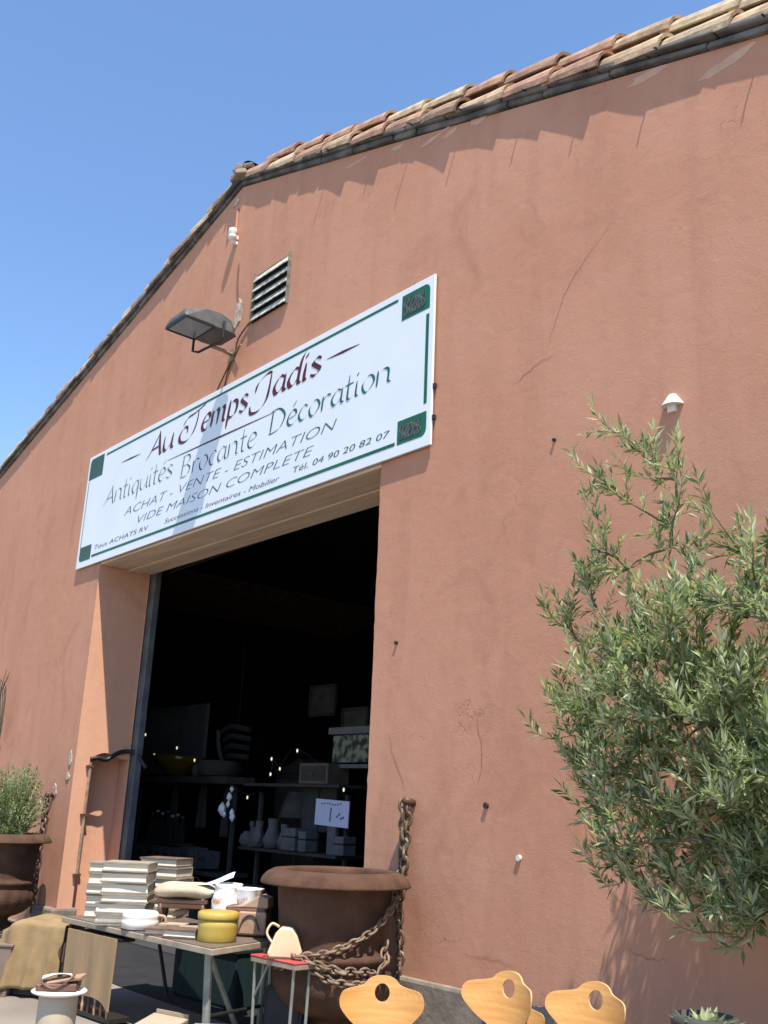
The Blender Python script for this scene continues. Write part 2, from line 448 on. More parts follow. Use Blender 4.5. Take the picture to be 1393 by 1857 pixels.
for x in (-7.66, -6.88, -6.27, -5.58, -4.79, -4.13, -3.46, -2.61, -13.0, -11.4):  # rods added to cast thin streak shadows below the eave
    L = random.uniform(-.02, .035)
    zz = ztop(x) + .10
    rods.tube([(x, -.04, zz), (x + .004, -.10 - L, zz - .006), (x + .01, -.12 - L, zz - .03)], .007, 6)
verge = P(vt, 'verge_tiles', TILES, smooth=False, normals=True)
P(ec, 'eave_course', SLATE, bevel=.012)
P(rods, 'streak_rod', BLACK, split=True)
rg = MB()
for i in range(14):
    y = .10 + i * .42
    barrel(rg, Vector((AX + .02, y, AZ + .26)), Vector((0, 1, .02)).normalized(), Vector((0, 0, 1)), .5, .16, .135, 0, 1)
o = rg.bm
P(rg, 'ridge_tiles', TILES[2])
mo = MB()
for k in range(6):
    mo.box((AX + random.uniform(-.15, .17), -.05 + random.uniform(-.03, .05), AZ + .05 + random.uniform(0, .20)), (.15, .15, .09), rz=random.random(), jit=.03)
P(mo, 'ridge_mortar', mat('ridge_mortar', (.30, .24, .18), .95, (.17, .14, .11), 9, bump=.5), bevel=.02)
# door frame and dark shop interior
f = MB()
f.box((XL + .07, TH + .07, ZL / 2), (.13, .10, ZL)); f.box((XL - .03, TH + .09, ZL / 2), (.06, .14, ZL))
P(f, 'door_frame', FRAME, bevel=.01, split=True)
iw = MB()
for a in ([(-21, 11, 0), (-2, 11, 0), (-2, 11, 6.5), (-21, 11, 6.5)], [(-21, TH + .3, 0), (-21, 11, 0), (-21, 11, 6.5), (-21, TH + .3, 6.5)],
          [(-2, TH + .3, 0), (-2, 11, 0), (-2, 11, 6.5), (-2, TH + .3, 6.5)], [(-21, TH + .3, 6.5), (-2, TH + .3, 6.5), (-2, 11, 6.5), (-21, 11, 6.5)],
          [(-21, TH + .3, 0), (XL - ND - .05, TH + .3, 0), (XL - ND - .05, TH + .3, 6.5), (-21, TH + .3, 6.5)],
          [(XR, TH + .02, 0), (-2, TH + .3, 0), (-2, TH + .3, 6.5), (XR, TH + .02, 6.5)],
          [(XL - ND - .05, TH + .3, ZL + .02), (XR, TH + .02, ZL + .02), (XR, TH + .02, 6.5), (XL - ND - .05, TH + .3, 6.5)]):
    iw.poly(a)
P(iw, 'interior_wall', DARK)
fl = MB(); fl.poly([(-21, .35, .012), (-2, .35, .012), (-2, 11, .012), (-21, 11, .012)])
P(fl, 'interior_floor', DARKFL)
# pale flakes painting slivers of sun under the eaves, and plaster filler spots
def blob2(cx, cz, w_, h_, ang, n=12, seed=0):
    r_ = random.Random(seed); out = []
    for k in range(n):
        a = 2 * math.pi * k / n; q = r_.uniform(.65, 1.1)
        x, z = math.cos(a) * w_ * q, math.sin(a) * h_ * q
        out.append((cx + x * math.cos(ang) - z * math.sin(ang), cz + x * math.sin(ang) + z * math.cos(ang)))
    return out
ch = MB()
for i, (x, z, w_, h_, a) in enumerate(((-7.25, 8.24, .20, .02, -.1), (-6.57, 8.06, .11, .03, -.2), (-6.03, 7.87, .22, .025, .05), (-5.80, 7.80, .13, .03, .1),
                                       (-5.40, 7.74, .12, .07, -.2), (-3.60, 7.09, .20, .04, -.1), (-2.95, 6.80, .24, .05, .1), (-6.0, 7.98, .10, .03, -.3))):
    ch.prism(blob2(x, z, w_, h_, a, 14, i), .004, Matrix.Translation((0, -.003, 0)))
SLIVER = mat('sun_sliver', (.60, .37, .26), .95, (.52, .30, .20), 8)  # sunlight through the tile gaps, put in as a lighter colour
P(ch, 'sun_sliver', SLIVER, split=True)
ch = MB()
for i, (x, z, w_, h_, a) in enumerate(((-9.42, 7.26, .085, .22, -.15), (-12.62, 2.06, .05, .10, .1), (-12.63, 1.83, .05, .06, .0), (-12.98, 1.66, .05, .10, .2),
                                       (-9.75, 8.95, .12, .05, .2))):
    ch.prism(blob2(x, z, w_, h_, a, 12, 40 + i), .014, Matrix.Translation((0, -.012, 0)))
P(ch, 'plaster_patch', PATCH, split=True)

def crack(pts, w0):
    q = catmull([(x, -.0025, z) for x, z in pts], 5); rc_ = random.Random(int(abs(pts[0][0]) * 100)); mb = MB(); n_ = len(q)
    q = [p + Vector((rc_.uniform(-.012, .012), 0, rc_.uniform(-.012, .012))) for p in q]
    for i in range(n_ - 1):
        a, b_ = q[i], q[i + 1]; d_ = (b_ - a).normalized(); nn = Vector((-d_.z, 0, d_.x)); wa = w0 * (1 - abs(2 * i / n_ - 1) * .8); wb2 = w0 * (1 - abs(2 * (i + 1) / n_ - 1) * .8)
        mb.poly([a - nn * wa, b_ - nn * wb2, b_ + nn * wb2, a + nn * wa])
    P(mb, 'wall_crack', CRACK, normals=False)
CRACK = mat('crack_terracotta', (.29, .14, .09), .95, (.36, .18, .115), 9)  # dark terracotta ribbons drawn over the wall as cracks
crack([(-3.95, 5.98), (-4.15, 5.82), (-4.38, 5.62), (-4.52, 5.38), (-4.60, 5.15)], .0026)
crack([(-4.55, 5.05), (-4.75, 5.02), (-4.98, 4.93)], .004)
crack([(-4.32, 1.62), (-4.28, 1.35), (-4.12, 1.16), (-3.95, 1.02)], .003)
crack([(-5.45, .62), (-5.2, .625), (-4.95, .61)], .0025)
crack([(-4.02, .83), (-3.9, .80), (-3.74, .80)], .003)
crack([(-5.35, 2.35), (-5.28, 2.05), (-5.30, 1.8)], .004)
crack([(-6.35, 2.2), (-6.25, 1.95), (-6.12, 1.75)], .004)

# ------------------------------------------------------------------ shop sign
SX0, SX1, SZ0, SZ1, SY = -13.18, -5.90, 4.645, 6.315, -.045
sign = thing('shop_sign', 'long white antiques shop sign with green border and red calligraphy above the doorway', 'sign', ((SX0 + SX1) / 2, SY, SZ0))
SOX = (SX0 + SX1) / 2
def SP(mb, name, m_, parent=sign, **k):
    bmesh.ops.translate(mb.bm, verts=mb.bm.verts, vec=(-SOX, -SY, -SZ0))
    return mb.build(name, m_, parent=parent, **k)
b = MB(); b.box((SOX, SY + .0125, (SZ0 + SZ1) / 2), (SX1 - SX0, .025, SZ1 - SZ0)); SP(b, 'board', WHITE, bevel=.003)
b = MB(); yb = SY - .002
def flat(mb, pts, y=yb): mb.poly([(x, y, z) for x, z in pts])
def fr(mb, x0, z0, x1, z1, y=yb): flat(mb, [(x0, z0), (x1, z0), (x1, z1), (x0, z1)], y)
fr(b, -12.62, 6.218, -6.40, 6.248); fr(b, -12.70, 4.748, -6.37, 4.782)
fr(b, -5.998, 5.05, -5.958, 5.935); fr(b, -13.115, 4.95, -13.098, 5.93)
SP(b, 'border', GREEN, normals=False, split=True)
for (x0, z0, x1, z1, big) in ((-13.13, 5.95, -12.69, 6.27, 0), (-13.11, 4.735, -12.74, 4.945, 0), (-6.34, 5.99, -5.955, 6.25, 1), (-6.34, 4.745, -5.955, 4.975, 1)):
    b = MB(); r_ = .07; top = z0 > 5.5; rt = x0 > -9
    pts = [(x0, z0), (x1, z0), (x1, z1), (x0, z1)]
    ci = (2 if top else 1) if rt else (3 if top else 0)
    out = []
    for i, (x, z) in enumerate(pts):
        if i == ci:
            cx = x - r_ if rt else x + r_; cz = z - r_ if top else z + r_
            a0 = {2: 0, 1: -90, 3: 90, 0: 180}[i]
            out += [(cx + r_ * math.cos(R(a0 + 15 * k)), cz + r_ * math.sin(R(a0 + 15 * k))) for k in range(7)]
        else: out.append((x, z))
    flat(b, out)
    cm = GREEN if big else mat('sign_dark_green', (.03, .085, .05), .5, (.025, .065, .04), 5)
    co = SP(b, 'corner_ornament', cm, normals=False)
    if big:
        b = MB(); fr(b, x0 + .03, z0 + .035, x1 - .075, z1 - .045, yb - .002)
        SP(b, 'carved_pattern', BLACKGREEN, parent=co, normals=False)
        b = MB()
        for k in range(7):
            xx = x0 + .05 + k * .04
            pts = catmull([(xx + .03 * math.sin(k + q * 2.1), 0, z0 + .045 + (z1 - z0 - .10) * q / 3) for q in range(4)], 4)
            for A, B in zip(pts, pts[1:]):
                flat(b, [(A.x, A.z), (A.x + .013, A.z), (B.x + .013, B.z), (B.x, B.z)], yb - .004 - k * .0003)
        SP(b, 'scroll', mat('sign_scroll', (.12, .16, .14), .6), parent=co, normals=False)
# hand lettering: each glyph a set of pen strokes (x-height 1), drawn with a broad nib
GL = {
 'A': (1.25, [[(-.15, -.1), (.25, .5), (.78, 1.55)], [(.72, 1.6), (.85, .8), (1.05, 0), (1.2, .05)], [(.22, .5), (.92, .56)]]),
 'u': (.95, [[(0, 1), (.02, .3), (.2, 0), (.45, .15), (.66, .5)], [(.68, 1), (.68, .15), (.85, .02)]]),
 'T': (1.15, [[(-.55, 1.0), (-.3, 1.4), (.3, 1.5), (1.15, 1.75)], [(.62, 1.6), (.62, .9), (.4, .2), (-.1, -.15), (-.62, .0), (-.75, .45), (-.45, .85), (-.15, .75), (-.1, .4)]]),
 'e': (.78, [[(.08, .5), (.55, .62), (.5, .95), (.25, 1), (.0, .5), (.12, .08), (.38, 0), (.66, .25)]]),
 'é': (.78, [[(.08, .5), (.55, .62), (.5, .95), (.25, 1), (.0, .5), (.12, .08), (.38, 0), (.66, .25)], [(.3, 1.25), (.5, 1.6)]]),
 'm': (1.3, [[(0, 1), (0, 0)], [(.02, .7), (.3, 1), (.46, .8), (.46, 0)], [(.48, .7), (.76, 1), (.92, .8), (.92, .12), (1.1, .02)]]),
 'n': (.95, [[(0, 1), (0, 0)], [(.02, .7), (.35, 1), (.6, .8), (.62, .12), (.78, .02)]]),
 'p': (.85, [[(.02, 1.1), (0, -.55)], [(.02, .8), (.32, 1), (.6, .75), (.55, .2), (.25, 0), (.02, .15)]]),
 's': (.72, [[(.52, .85), (.28, 1), (.06, .78), (.3, .5), (.52, .25), (.28, 0), (0, .14)]]),
 'J': (.55, [[(-.7, .75), (-.6, 1.25), (-.1, 1.6), (.22, 1.55)], [(.22, 1.6), (.2, .5), (.1, -.1), (-.3, -.5), (-.8, -.45), (-.95, .0)]]),
 'a': (.88, [[(.58, .85), (.3, 1), (0, .5), (.14, .05), (.38, .1), (.6, .5)], [(.62, 1), (.6, .15), (.78, .02)]]),
 'd': (.9, [[(.58, .85), (.3, 1), (0, .5), (.14, .05), (.38, .1), (.6, .5)], [(.85, 1.75), (.65, 1.3), (.6, .15), (.78, .02)]]),
 'i': (.42, [[(.05, 1), (.05, .12), (.2, .02)], [(.05, 1.35), (.07, 1.5)]]),
 't': (.55, [[(.12, 1.6), (.1, .2), (.25, 0), (.42, .12)], [(-.1, 1), (.4, 1.02)]]),
 'q': (.85, [[(.58, .85), (.3, 1), (0, .5), (.14, .05), (.38, .1), (.6, .5)], [(.62, 1), (.6, -.6)]]),
 'r': (.6, [[(0, 1), (0, 0)], [(.02, .65), (.25, .98), (.5, .9)]]),
 'o': (.85, [[(.32, 1), (0, .55), (.12, .05), (.35, 0), (.66, .5), (.5, .95), (.28, 1)]]),
 'c': (.7, [[(.55, .85), (.3, 1), (0, .5), (.14, .05), (.36, 0), (.58, .2)]]),
 'B': (1.0, [[(.05, 1.65), (0, 0)], [(-.05, 1.6), (.45, 1.65), (.62, 1.3), (.4, .95), (.1, .88)], [(.4, .92), (.72, .55), (.5, .05), (-.05, 0)]]),
 'D': (1.2, [[(.05, 1.65), (0, 0)], [(-.1, 1.6), (.5, 1.6), (.95, .95), (.7, .2), (.2, 0), (-.1, .03)]]),
 ' ': (.55, []),
}
def lettering(text, x0, x1, zb, xh, nib, m_, name, slant=.16, thin=.22):
    W_ = sum(GL[c][0] for c in text); sx = (x1 - x0) / (W_ * 1.0)
    mb = MB(); x = x0; k = 0
    nv = Vector((nib, 0, nib * .28))
    for c in text:
        adv, strokes = GL[c]
        for st in strokes:
            pts = catmull([(x + px * sx + pz * xh * slant, 0, zb + pz * xh) for px, pz in st], 7)
            k += 1; y = yb - .0002 * (k % 12)
            n_ = len(pts)
            for i in range(n_ - 1):
                a, b_ = pts[i], pts[i + 1]
                def wd(j):
                    t = j / (n_ - 1); return .35 + .65 * min(1, 4 * t, 4 * (1 - t))
                wa, wb_ = nv * wd(i) * .5, nv * wd(i + 1) * .5
                e = Vector((0, 0, nib * thin * .5))
                mb.poly([(a.x - wa.x, y, a.z - wa.z - e.z), (b_.x - wb_.x, y, b_.z - wb_.z - e.z), (b_.x + wb_.x, y, b_.z + wb_.z + e.z), (a.x + wa.x, y, a.z + wa.z + e.z)])
        x += adv * sx
    return SP(mb, name, m_, normals=False)
lettering('Au', -11.32, -10.62, 5.84, .20, .054, REDINK, 'lettering')
lettering('Temps', -10.30, -8.93, 5.86, .20, .054, REDINK, 'lettering')
lettering('Jadis', -8.62, -7.55, 5.87, .195, .057, REDINK, 'lettering')
lettering('Antiquités', -12.50, -10.56, 5.44, .165, .022, INK, 'lettering', .10)
lettering('Brocante', -10.36, -8.68, 5.36, .165, .023, mat('sign_dark_teal', (.012, .075, .085), .5), 'lettering', .10)
lettering('Décoration', -8.45, -6.42, 5.42, .16, .030, TEAL, 'lettering', .10)
b = MB()
for (x0, z0, x1, z1, t) in ((-12.09, 5.985, -11.55, 5.975, .013), (-7.49, 5.985, -6.96, 5.975, .016), (-10.76, 5.685, -8.37, 5.662, .013)):
    xm = (x0 + x1) / 2; zm = (z0 + z1) / 2
    flat(b, [(x0, z0 - .003), (xm, zm - t), (x1, z1 - .003), (x1, z1 + .003), (xm, zm + t), (x0, z0 + .003)])
SP(b, 'flourish', REDINK, normals=False, split=True)
def typed(text, x0, x1, zb, h, m_, shear=.2, off=-.02):
    cu = bpy.data.curves.new('lettering', 'FONT'); cu.body = text; cu.shear = shear; cu.offset = off; cu.resolution_u = 4
    ob = bpy.data.objects.new('tmp', cu); col.objects.link(ob)
    dg = bpy.context.evaluated_depsgraph_get(); dg.update()
    me = bpy.data.meshes.new_from_object(ob.evaluated_get(dg)); bpy.data.objects.remove(ob)
    xs = [v.co.x for v in me.vertices]; ys = [v.co.y for v in me.vertices]
    a, c_, d_ = min(xs), max(xs), max(ys); lo = 0
    for v in me.vertices:
        u = (v.co.x - a) / (c_ - a); q = v.co.y / .72
        v.co = (x0 + (x1 - x0) * u - SOX, yb - SY, zb + q * h - SZ0)
    me.materials.clear(); me.materials.append(m_)
    o = bpy.data.objects.new('lettering', me); col.objects.link(o); o.parent = sign; return o
typed('ACHAT - VENTE - ESTIMATION', -11.82, -7.26, 5.165, .115, INK, .3)
typed('VIDE MAISON COMPLETE', -11.40, -7.62, 4.985, .105, INK, .3)
typed('Successions - Inventaires - Mobilier', -10.66, -8.20, 4.838, .06, INK, .3, -.006)
typed('Tél. 04 90 20 82 07', -7.96, -6.44, 4.862, .066, INK, .2, -.004)
typed('Tous ACHATS RV', -12.63, -11.07, 4.845, .062, INK, .2, -.006)
b = MB()
for z in (4.9, 5.2): b.box((SX1 + .012, -.02, z), (.03, .03, .05))
SP(b, 'fixing_bolt', BLACK, bevel=.006, split=True)

# ------------------------------------------------------------------ floodlight
lx, ly, lz = -9.47, 0, 6.72
fl = thing('floodlight', 'grey wall floodlight on a bent arm above the white sign', 'lamp', (lx, ly, lz))
h = MB()
def lampring(y, z0, z1, x0, x1): return [(x0, y, z0), (x1, y, z0), (x1 - .05, y, z1), (x0 + .05, y, z1)]
X0, X1 = -.05, .42
prof = [(-.89, .055, .085), (-.86, .05, .16), (-.62, .05, .25), (-.42, .04, .27), (-.27, .045, .22), (-.17, .06, .14)]
rings = [[h.bm.verts.new(v) for v in lampring(y, z0, z1, X0 + (.06 if y > -.2 else 0), X1 - (.08 if y > -.2 else 0))] for y, z0, z1 in prof]
for A, B in zip(rings, rings[1:]):
    for k in range(4): h._f((A[k], A[(k + 1) % 4], B[(k + 1) % 4], B[k]))
h._f(rings[0]); h._f(rings[-1])
h.build('housing', LAMPGREY, fl, bevel=.012)
h = MB(); h.box((.185, -.69, .042), (.40, .34, .012)); gl_ = h.build('lens', LAMPGLASS, fl, bevel=.003)
h = MB()
for (c, d_) in (((.185, -.875, .045), (.46, .025, .03)), ((.185, -.505, .045), (.46, .022, .03)), ((-.038, -.69, .045), (.022, .35, .03)), ((.408, -.69, .045), (.022, .35, .03))):
    h.box(c, d_)
h.build('lens_frame', BLACK, fl, bevel=.003, split=True)
h = MB()
h.tube([(-.065, -.50, .13), (-.065, -.50, -.10), (.0, -.46, -.12), (.185, -.40, -.08)], .016, 8)
h.tube([(.435, -.40, .14), (.435, -.40, -.06), (.33, -.38, -.08), (.185, -.40, -.08)], .016, 8)
h.build('yoke', BLACK, fl, split=True)
h = MB(); h.tube([(.185, -.40, -.085), (.10, -.2, -.04), (0, .0, .0)], .024, 8); h.tube([(.0, -.01, -.02), (.10, -.03, .0), (.26, -.06, .03)], .013, 6)
h.box((0, -.012, 0), (.12, .022, .16)); h.build('wall_arm', mat('arm_tan', (.30, .22, .14), .7), fl, bevel=.003)

# ------------------------------------------------------------------ cable, insulator, louvre, small wall things
def cable(name, pts, r, m_, label, cat):
    mb = MB(); mb.tube(catmull(pts, 6), r, 6); o = mb.build(name, m_, smooth=True); return tag(o, label, cat)
cable('power_cable', [(-9.04, -.012, 7.06), (-9.20, -.02, 6.98), (-9.34, -.03, 6.86), (-9.40, -.015, 6.70), (-9.52, -.03, 6.55), (-9.78, -.012, 6.30)], .011,
      mat('cable_brown', (.15, .09, .06), .7), 'brown cable running from the louvred vent down past the floodlight arm', 'cable')
cable('thin_cable', [(-9.43, -.012, 6.68), (-9.50, -.03, 6.5), (-9.58, -.012, 6.32)], .007, BLACK, 'thin black wire hanging from the floodlight arm onto the sign', 'cable')
cable('feed_wire', [(-9.52, -.008, 7.98), (-9.50, -.01, 7.7), (-9.43, -.008, 7.40)], .008, mat('wire_rust', (.17, .08, .05), .8), 'short rusty wire on the wall between white insulator and bare plaster patch', 'cable')
cable('conduit', [(-9.66, -.012, 8.82), (-9.655, -.014, 8.6), (-9.64, -.02, 8.42)], .018, WALL, 'painted conduit going up from white insulator to the eaves', 'pipe')
ins = thing('insulator', 'small white cable insulator on the gable under the roof apex', 'fitting', (-9.62, 0, 8.33))
h = MB(); h.lathe([(.03, 0), (.05, .01), (.055, .05), (.045, .08), (.06, .10), (.05, .15), (.02, .17)], 14, (0, -.075, 0)); h.build('cap', PORC, ins, smooth=True)
h = MB(); h.box((0, -.03, .05), (.05, .06, .06)); h.box((0, -.03, -.02), (.03, .10, .05)); h.build('bracket', PORC, ins, bevel=.006, split=True)

v = thing('ventilation_grille', 'weathered louvred vent in the gable above the sign', 'vent', (-8.72, 0, 7.0))
h = MB(); h.box((0, -.004, .31), (.68, .006, .62)); h.build('backing', BLACK, v)
h = MB()
for k in range(5):
    z = .045 + k * .128
    M = Matrix.Rotation(R(64), 4, 'X')
    h.box((0, -.026, z), (.70, .105, .012), M=M, jit=.002)
h.build('slat', LOUVRE, v, bevel=.002, split=True)
h = MB()
for x in (-.355, .355): h.box((x, -.02, .31), (.010, .040, .65))
h.build('frame', mat('vent_frame', (.22, .20, .16), .85, (.10, .09, .075), 12), v, split=True)

wb = thing('wall_bracket', 'small white half-round cap fixed on the wall above the olive tree', 'fitting', (-3.51, 0, 4.31))
h = MB(); pts = [(.085 * math.cos(R(a)), .085 * math.sin(R(a))) for a in range(180, 361, 20)]
A = [h.bm.verts.new((x, y, 0)) for x, y in pts]; B = [h.bm.verts.new((x * .35, y * .35, .085)) for x, y in pts]
h._f(A); h._f(B)
for i in range(len(pts)): h._f((A[i], A[(i + 1) % len(pts)], B[(i + 1) % len(pts)], B[i]))
h.build('cap', PORC, wb, bevel=.004); h = MB(); h.box((0, -.015, -.02), (.06, .03, .05)); h.build('stub', PORC, wb)
for i, (x, z, r_, lab) in enumerate(((-5.22, 1.655, .022, 'small rusty pipe stub in the wall right of the chain'), (-6.29, 2.955, .016, 'dark nail head in the wall beside the doorway jamb'),
                                     (-4.55, 4.34, .014, 'dark nail head on the wall below the right end of the sign'), (-4.90, 1.31, .020, 'pale plug in the lower wall between the chain and the olive tree'))):
    h = MB(); h.tube([(0, .01, 0), (0, -.02, -.002)], r_, 12)
    pm = (RUST, BLACK, BLACK, PORC)[i]
    o = h.build('wall_stub', pm); o.location = (x, 0, z); tag(o, lab, 'fitting')
    if i == 0: hb = MB(); hb.tube([(0, -.021, -.002), (0, -.0215, -.002)], r_ * .6, 10); hb.build('hole', BLACK, o)
# jamb pieces: black hose across the reveal notch and a thin pipe
cable('black_hose', [(XL + .012, NY0 + .0, NZ - .02), (XL + .02, .30, NZ + .0), (XL + .02, .42, NZ - .015), (XL + .02, .55, NZ + .07), (XL + .03, .68, NZ + .11), (XL + .10, .80, NZ + .08), (XL + .22, .9, NZ - .1)], .03, BLACK,
      'wavy black hose lying across the left door reveal', 'hose')
jp = thing('jamb_pipe', 'thin brown vertical pipe at the left door reveal', 'pipe', (XL + .025, NY0 + .0, .62))
h = MB(); h.tube([(0, 0, 0), (.004, 0, .7), (0, 0.004, 1.40)], .02, 8); h.build('pipe', mat('old_pipe', (.36, .25, .16), .8, (.2, .12, .08), 12), jp)
h = MB()
for z in (.03, .75, 1.35): h.box((0, 0, z), (.05, .09, .025))
h.build('clamp', DKWOOD, jp, split=True)

# ------------------------------------------------------------------ chains and urns
def link(mb, c, t, roll, L, r):
    t = t.normalized(); a = t.cross(Vector((.3, .2, 1))); a = a.normalized() if a.length > 1e-4 else t.orthogonal().normalized()
    b_ = t.cross(a); s_ = a * math.cos(roll) + b_ * math.sin(roll)
    pts = []
    for k in range(10):
        q = 2 * math.pi * k / 10
        pts.append(c + t * (L * .62 * math.cos(q)) + s_ * (L * .36 * math.sin(q)))
    mb.tube(pts, r, 5, closed=True)
def chain(mb, path, L, r, seed=0):
    r_ = random.Random(seed); acc = 0; i = 0; k = 0
    pts = [Vector(p) for p in path]
    for a, b_ in zip(pts, pts[1:]):
        seg = (b_ - a).length
        while acc <= seg:
            link(mb, a + (b_ - a) * (acc / max(seg, 1e-6)), b_ - a, (k % 2) * math.pi / 2 + r_.uniform(-.3, .3), L, r); k += 1; acc += L * .86
        acc -= seg
def wall_chain(x, z0, z1, rz, name, lab):
    root = thing(name, lab, 'chain', (x, -.03, z0))
    mb = MB()
    H = z1 - z0
    chain(mb, [(.03 * math.sin(t * 9) - .02 + .05 * t, -.03, H * t) for t in [i / 24 for i in range(25)]], .085, .012, 1)
    chain(mb, [(.03 * math.sin(t * 9 + 2.4) + .05 * t, -.05, H * t) for t in [i / 24 for i in range(12, 25)]], .085, .013, 2)
    mb.build('links', CHAIND, root, smooth=True)
    mb = MB(); mb.tube(catmull([(.0, -.04, H - .42), (.02, -.05, H - .25), (.03, -.045, H - .1), (.055, -.04, H + .02)], 5), .022, 8)
    mb.tube([(.055, .03, H - .01), (.055, -.07, H + .01)], .03, 10)
    mb.build('hook', DKWOOD, root, smooth=True)
    return root
wall_chain(-6.07, .30, 1.66, 0, 'wall_chain', 'heavy rusty chain hanging on the wall behind the urn right of the doorway')
wall_chain(-13.08, .2, 1.60, 0, 'wall_chain', 'heavy rusty chain hanging on the wall left of the doorway')

UP = [(.0, .78), (.36, .80), (.405, .95), (.41, 1.10), (.415, 1.13), (.43, 1.152), (.468, 1.148), (.512, 1.125), (.542, 1.095), (.556, 1.064), (.5575, 1.056), (.556, 1.05), (.55, 1.048), (.50, 1.05), (.435, 1.056),
      (.425, 1.02), (.415, .90), (.402, .75), (.395, .64), (.40, .61), (.425, .60), (.437, .58), (.43, .555), (.405, .54), (.41, .50), (.425, .45), (.425, .38), (.40, .31), (.34, .24), (.26, .20), (.19, .175),
      (.165, .15), (.165, .12), (.20, .10), (.27, .07), (.295, .05), (.295, .03)]
def umod(r, z, a):
    if .19 < z < .52: return r * (1 + .03 * abs(math.sin(a * 9)) * min(1, (.52 - z) * 12))
    return r
def make_urn(loc, sc, label, group):
    u = thing('garden_urn', label, 'urn', loc, 0, group); u.scale = (1, 1, sc)
    h = MB(); h.lathe(UP, 108, (0, 0, 0), umod); h.build('body', RUST, u, smooth=True)
    h = MB(); h.box((0, 0, .016), (.66, .66, .03)); h.build('foot', RUST, u, bevel=.006)
    h = MB(); h.lathe([(.0, .86), (.37, .86), (.37, .87), (0, .885)], 30); h.build('soil', mat('urn_soil', (.07, .05, .035), .95, bump=.6), u)
    return u
urnR = make_urn((-6.12, -.66, 0), 1, 'rusty cast iron urn draped with chains right of the doorway', 'rusty urns flanking the doorway')
urnL = make_urn((-12.74, -.66, 0), .975, 'rusty cast iron urn planted with a small-leaved shrub left of the doorway', 'rusty urns flanking the doorway')
uc = thing('urn_chain', 'thick rusty chain wound round the belly of the right urn', 'chain', (-6.12, -.66, 0))
def on_urn(phi, z, off=.03):
    prof = UP[10:]
    r_ = .42
    for (ra, za), (rb, zb) in zip(prof, prof[1:]):
        if zb <= z <= za and za != zb: r_ = ra + (rb - ra) * (za - z) / (za - zb); break
    a = R(phi); return Vector(((r_ + off) * math.cos(a), (r_ + off) * math.sin(a), z))
def upath(pts, off=.03):
    q = catmull([(p[0], p[1], 0) for p in pts], 8); return [on_urn(v_.x, v_.y, off) for v_ in q]
for i, pts in enumerate(([(48, 1.0), (30, .93), (5, .80), (-20, .70), (-45, .63), (-72, .595)], [(-72, .60), (-58, .54), (-40, .47), (-15, .44), (5, .47), (18, .60), (24, .70)],
                         [(-100, .50), (-80, .545), (-60, .54), (-35, .525), (-15, .52), (8, .51)], [(-30, .52), (-50, .56), (-72, .60), (-100, .60)])):
    mb = MB(); chain(mb, upath(pts, .035 if i != 2 else .02), .064, .0092, i)
    mb.build('chain_swag', CHAIN, uc, smooth=True)

# ------------------------------------------------------------------ plants
def leaf(mb, p, d, up, L, W_):
    d = d.normalized(); s_ = d.cross(up)
    if s_.length < 1e-4: s_ = d.orthogonal()
    s_.normalize(); n_ = s_.cross(d)
    a = mb.bm.verts.new(p); b_ = mb.bm.verts.new(p + d * L * .45 + s_ * W_ * .5 + n_ * W_ * .15)
    c = mb.bm.verts.new(p + d * L - n_ * L * .05); e = mb.bm.verts.new(p + d * L * .45 - s_ * W_ * .5 + n_ * W_ * .15)
    f_ = mb._f((a, b_, c)); g_ = mb._f((a, c, e))
def rv(r_, s=1): return Vector((r_.gauss(0, s), r_.gauss(0, s), r_.gauss(0, s)))
def sprig(leafmb, stemmb, path, r_, LL, WW, step, dens=1.0, rad=.004, spread=.75, side=None):
    pts = path
    stemmb.tube(pts, [rad * (1 - .75 * i / (len(pts) - 1)) for i in range(len(pts))], 4, cap=False)
    acc = 0
    base_mi = r_.choices((0, 1, 2, 3), (4, 2, 5, 1.5))[0]
    for i in range(len(pts) - 1):
        a, b_ = pts[i], pts[i + 1]; t = b_ - a; L = t.length; t.normalize()
        nst = max(1, int(L / step))
        for k in range(nst):
            if r_.random() > dens: continue
            p = a + (b_ - a) * ((k + r_.random()) / nst)
            o1 = t.cross(rv(r_)).normalized()
            for sg in (1, -1):
                leafmb.mi = base_mi if r_.random() < .6 else r_.choices((0, 1, 2, 3), (4, 2, 5, 1))[0]
                dd = (t * r_.uniform(.45, 1.0) + o1 * sg * spread * r_.uniform(.6, 1.2) + Vector((0, 0, .12)) + rv(r_, .12)).normalized()
                leaf(leafmb, p, dd, rv(r_) + Vector((0, 0, 1.6)), LL * r_.uniform(.6, 1.15), WW * r_.uniform(.75, 1.2))
    leafmb.mi = base_mi
    leaf(leafmb, pts[-1], pts[-1] - pts[-2], Vector((0, 0, 1)), LL, WW)

POLY = [(-3.5, 4.04), (-3.4, 3.92), (-3.2, 3.84), (-3.04, 3.71), (-2.79, 3.39), (-2.77, 3.19), (-2.62, 3.19), (-2.47, 3.22), (-2.1, 3.5), (-1.6, 3.3), (-1.2, 2.6), (-1.3, 1.5), (-1.8, 1.1), (-2.62, 1.15), (-2.69, 1.08),
        (-2.96, 1.0), (-3.28, 1.07), (-3.6, 1.19), (-3.52, 1.44), (-3.74, 1.64), (-3.82, 1.85), (-3.9, 2.2), (-3.77, 2.43), (-4.0, 2.79), (-3.78, 2.97), (-3.84, 3.19), (-3.5, 3.2), (-3.6, 3.5)]
def inside(x, z, P_=POLY):
    c = False; j = len(P_) - 1
    for i in range(len(P_)):
        (xi, zi), (xj, zj) = P_[i], P_[j]
        if (zi > z) != (zj > z) and x < (xj - xi) * (z - zi) / (zj - zi) + xi: c = not c
        j = i
    return c
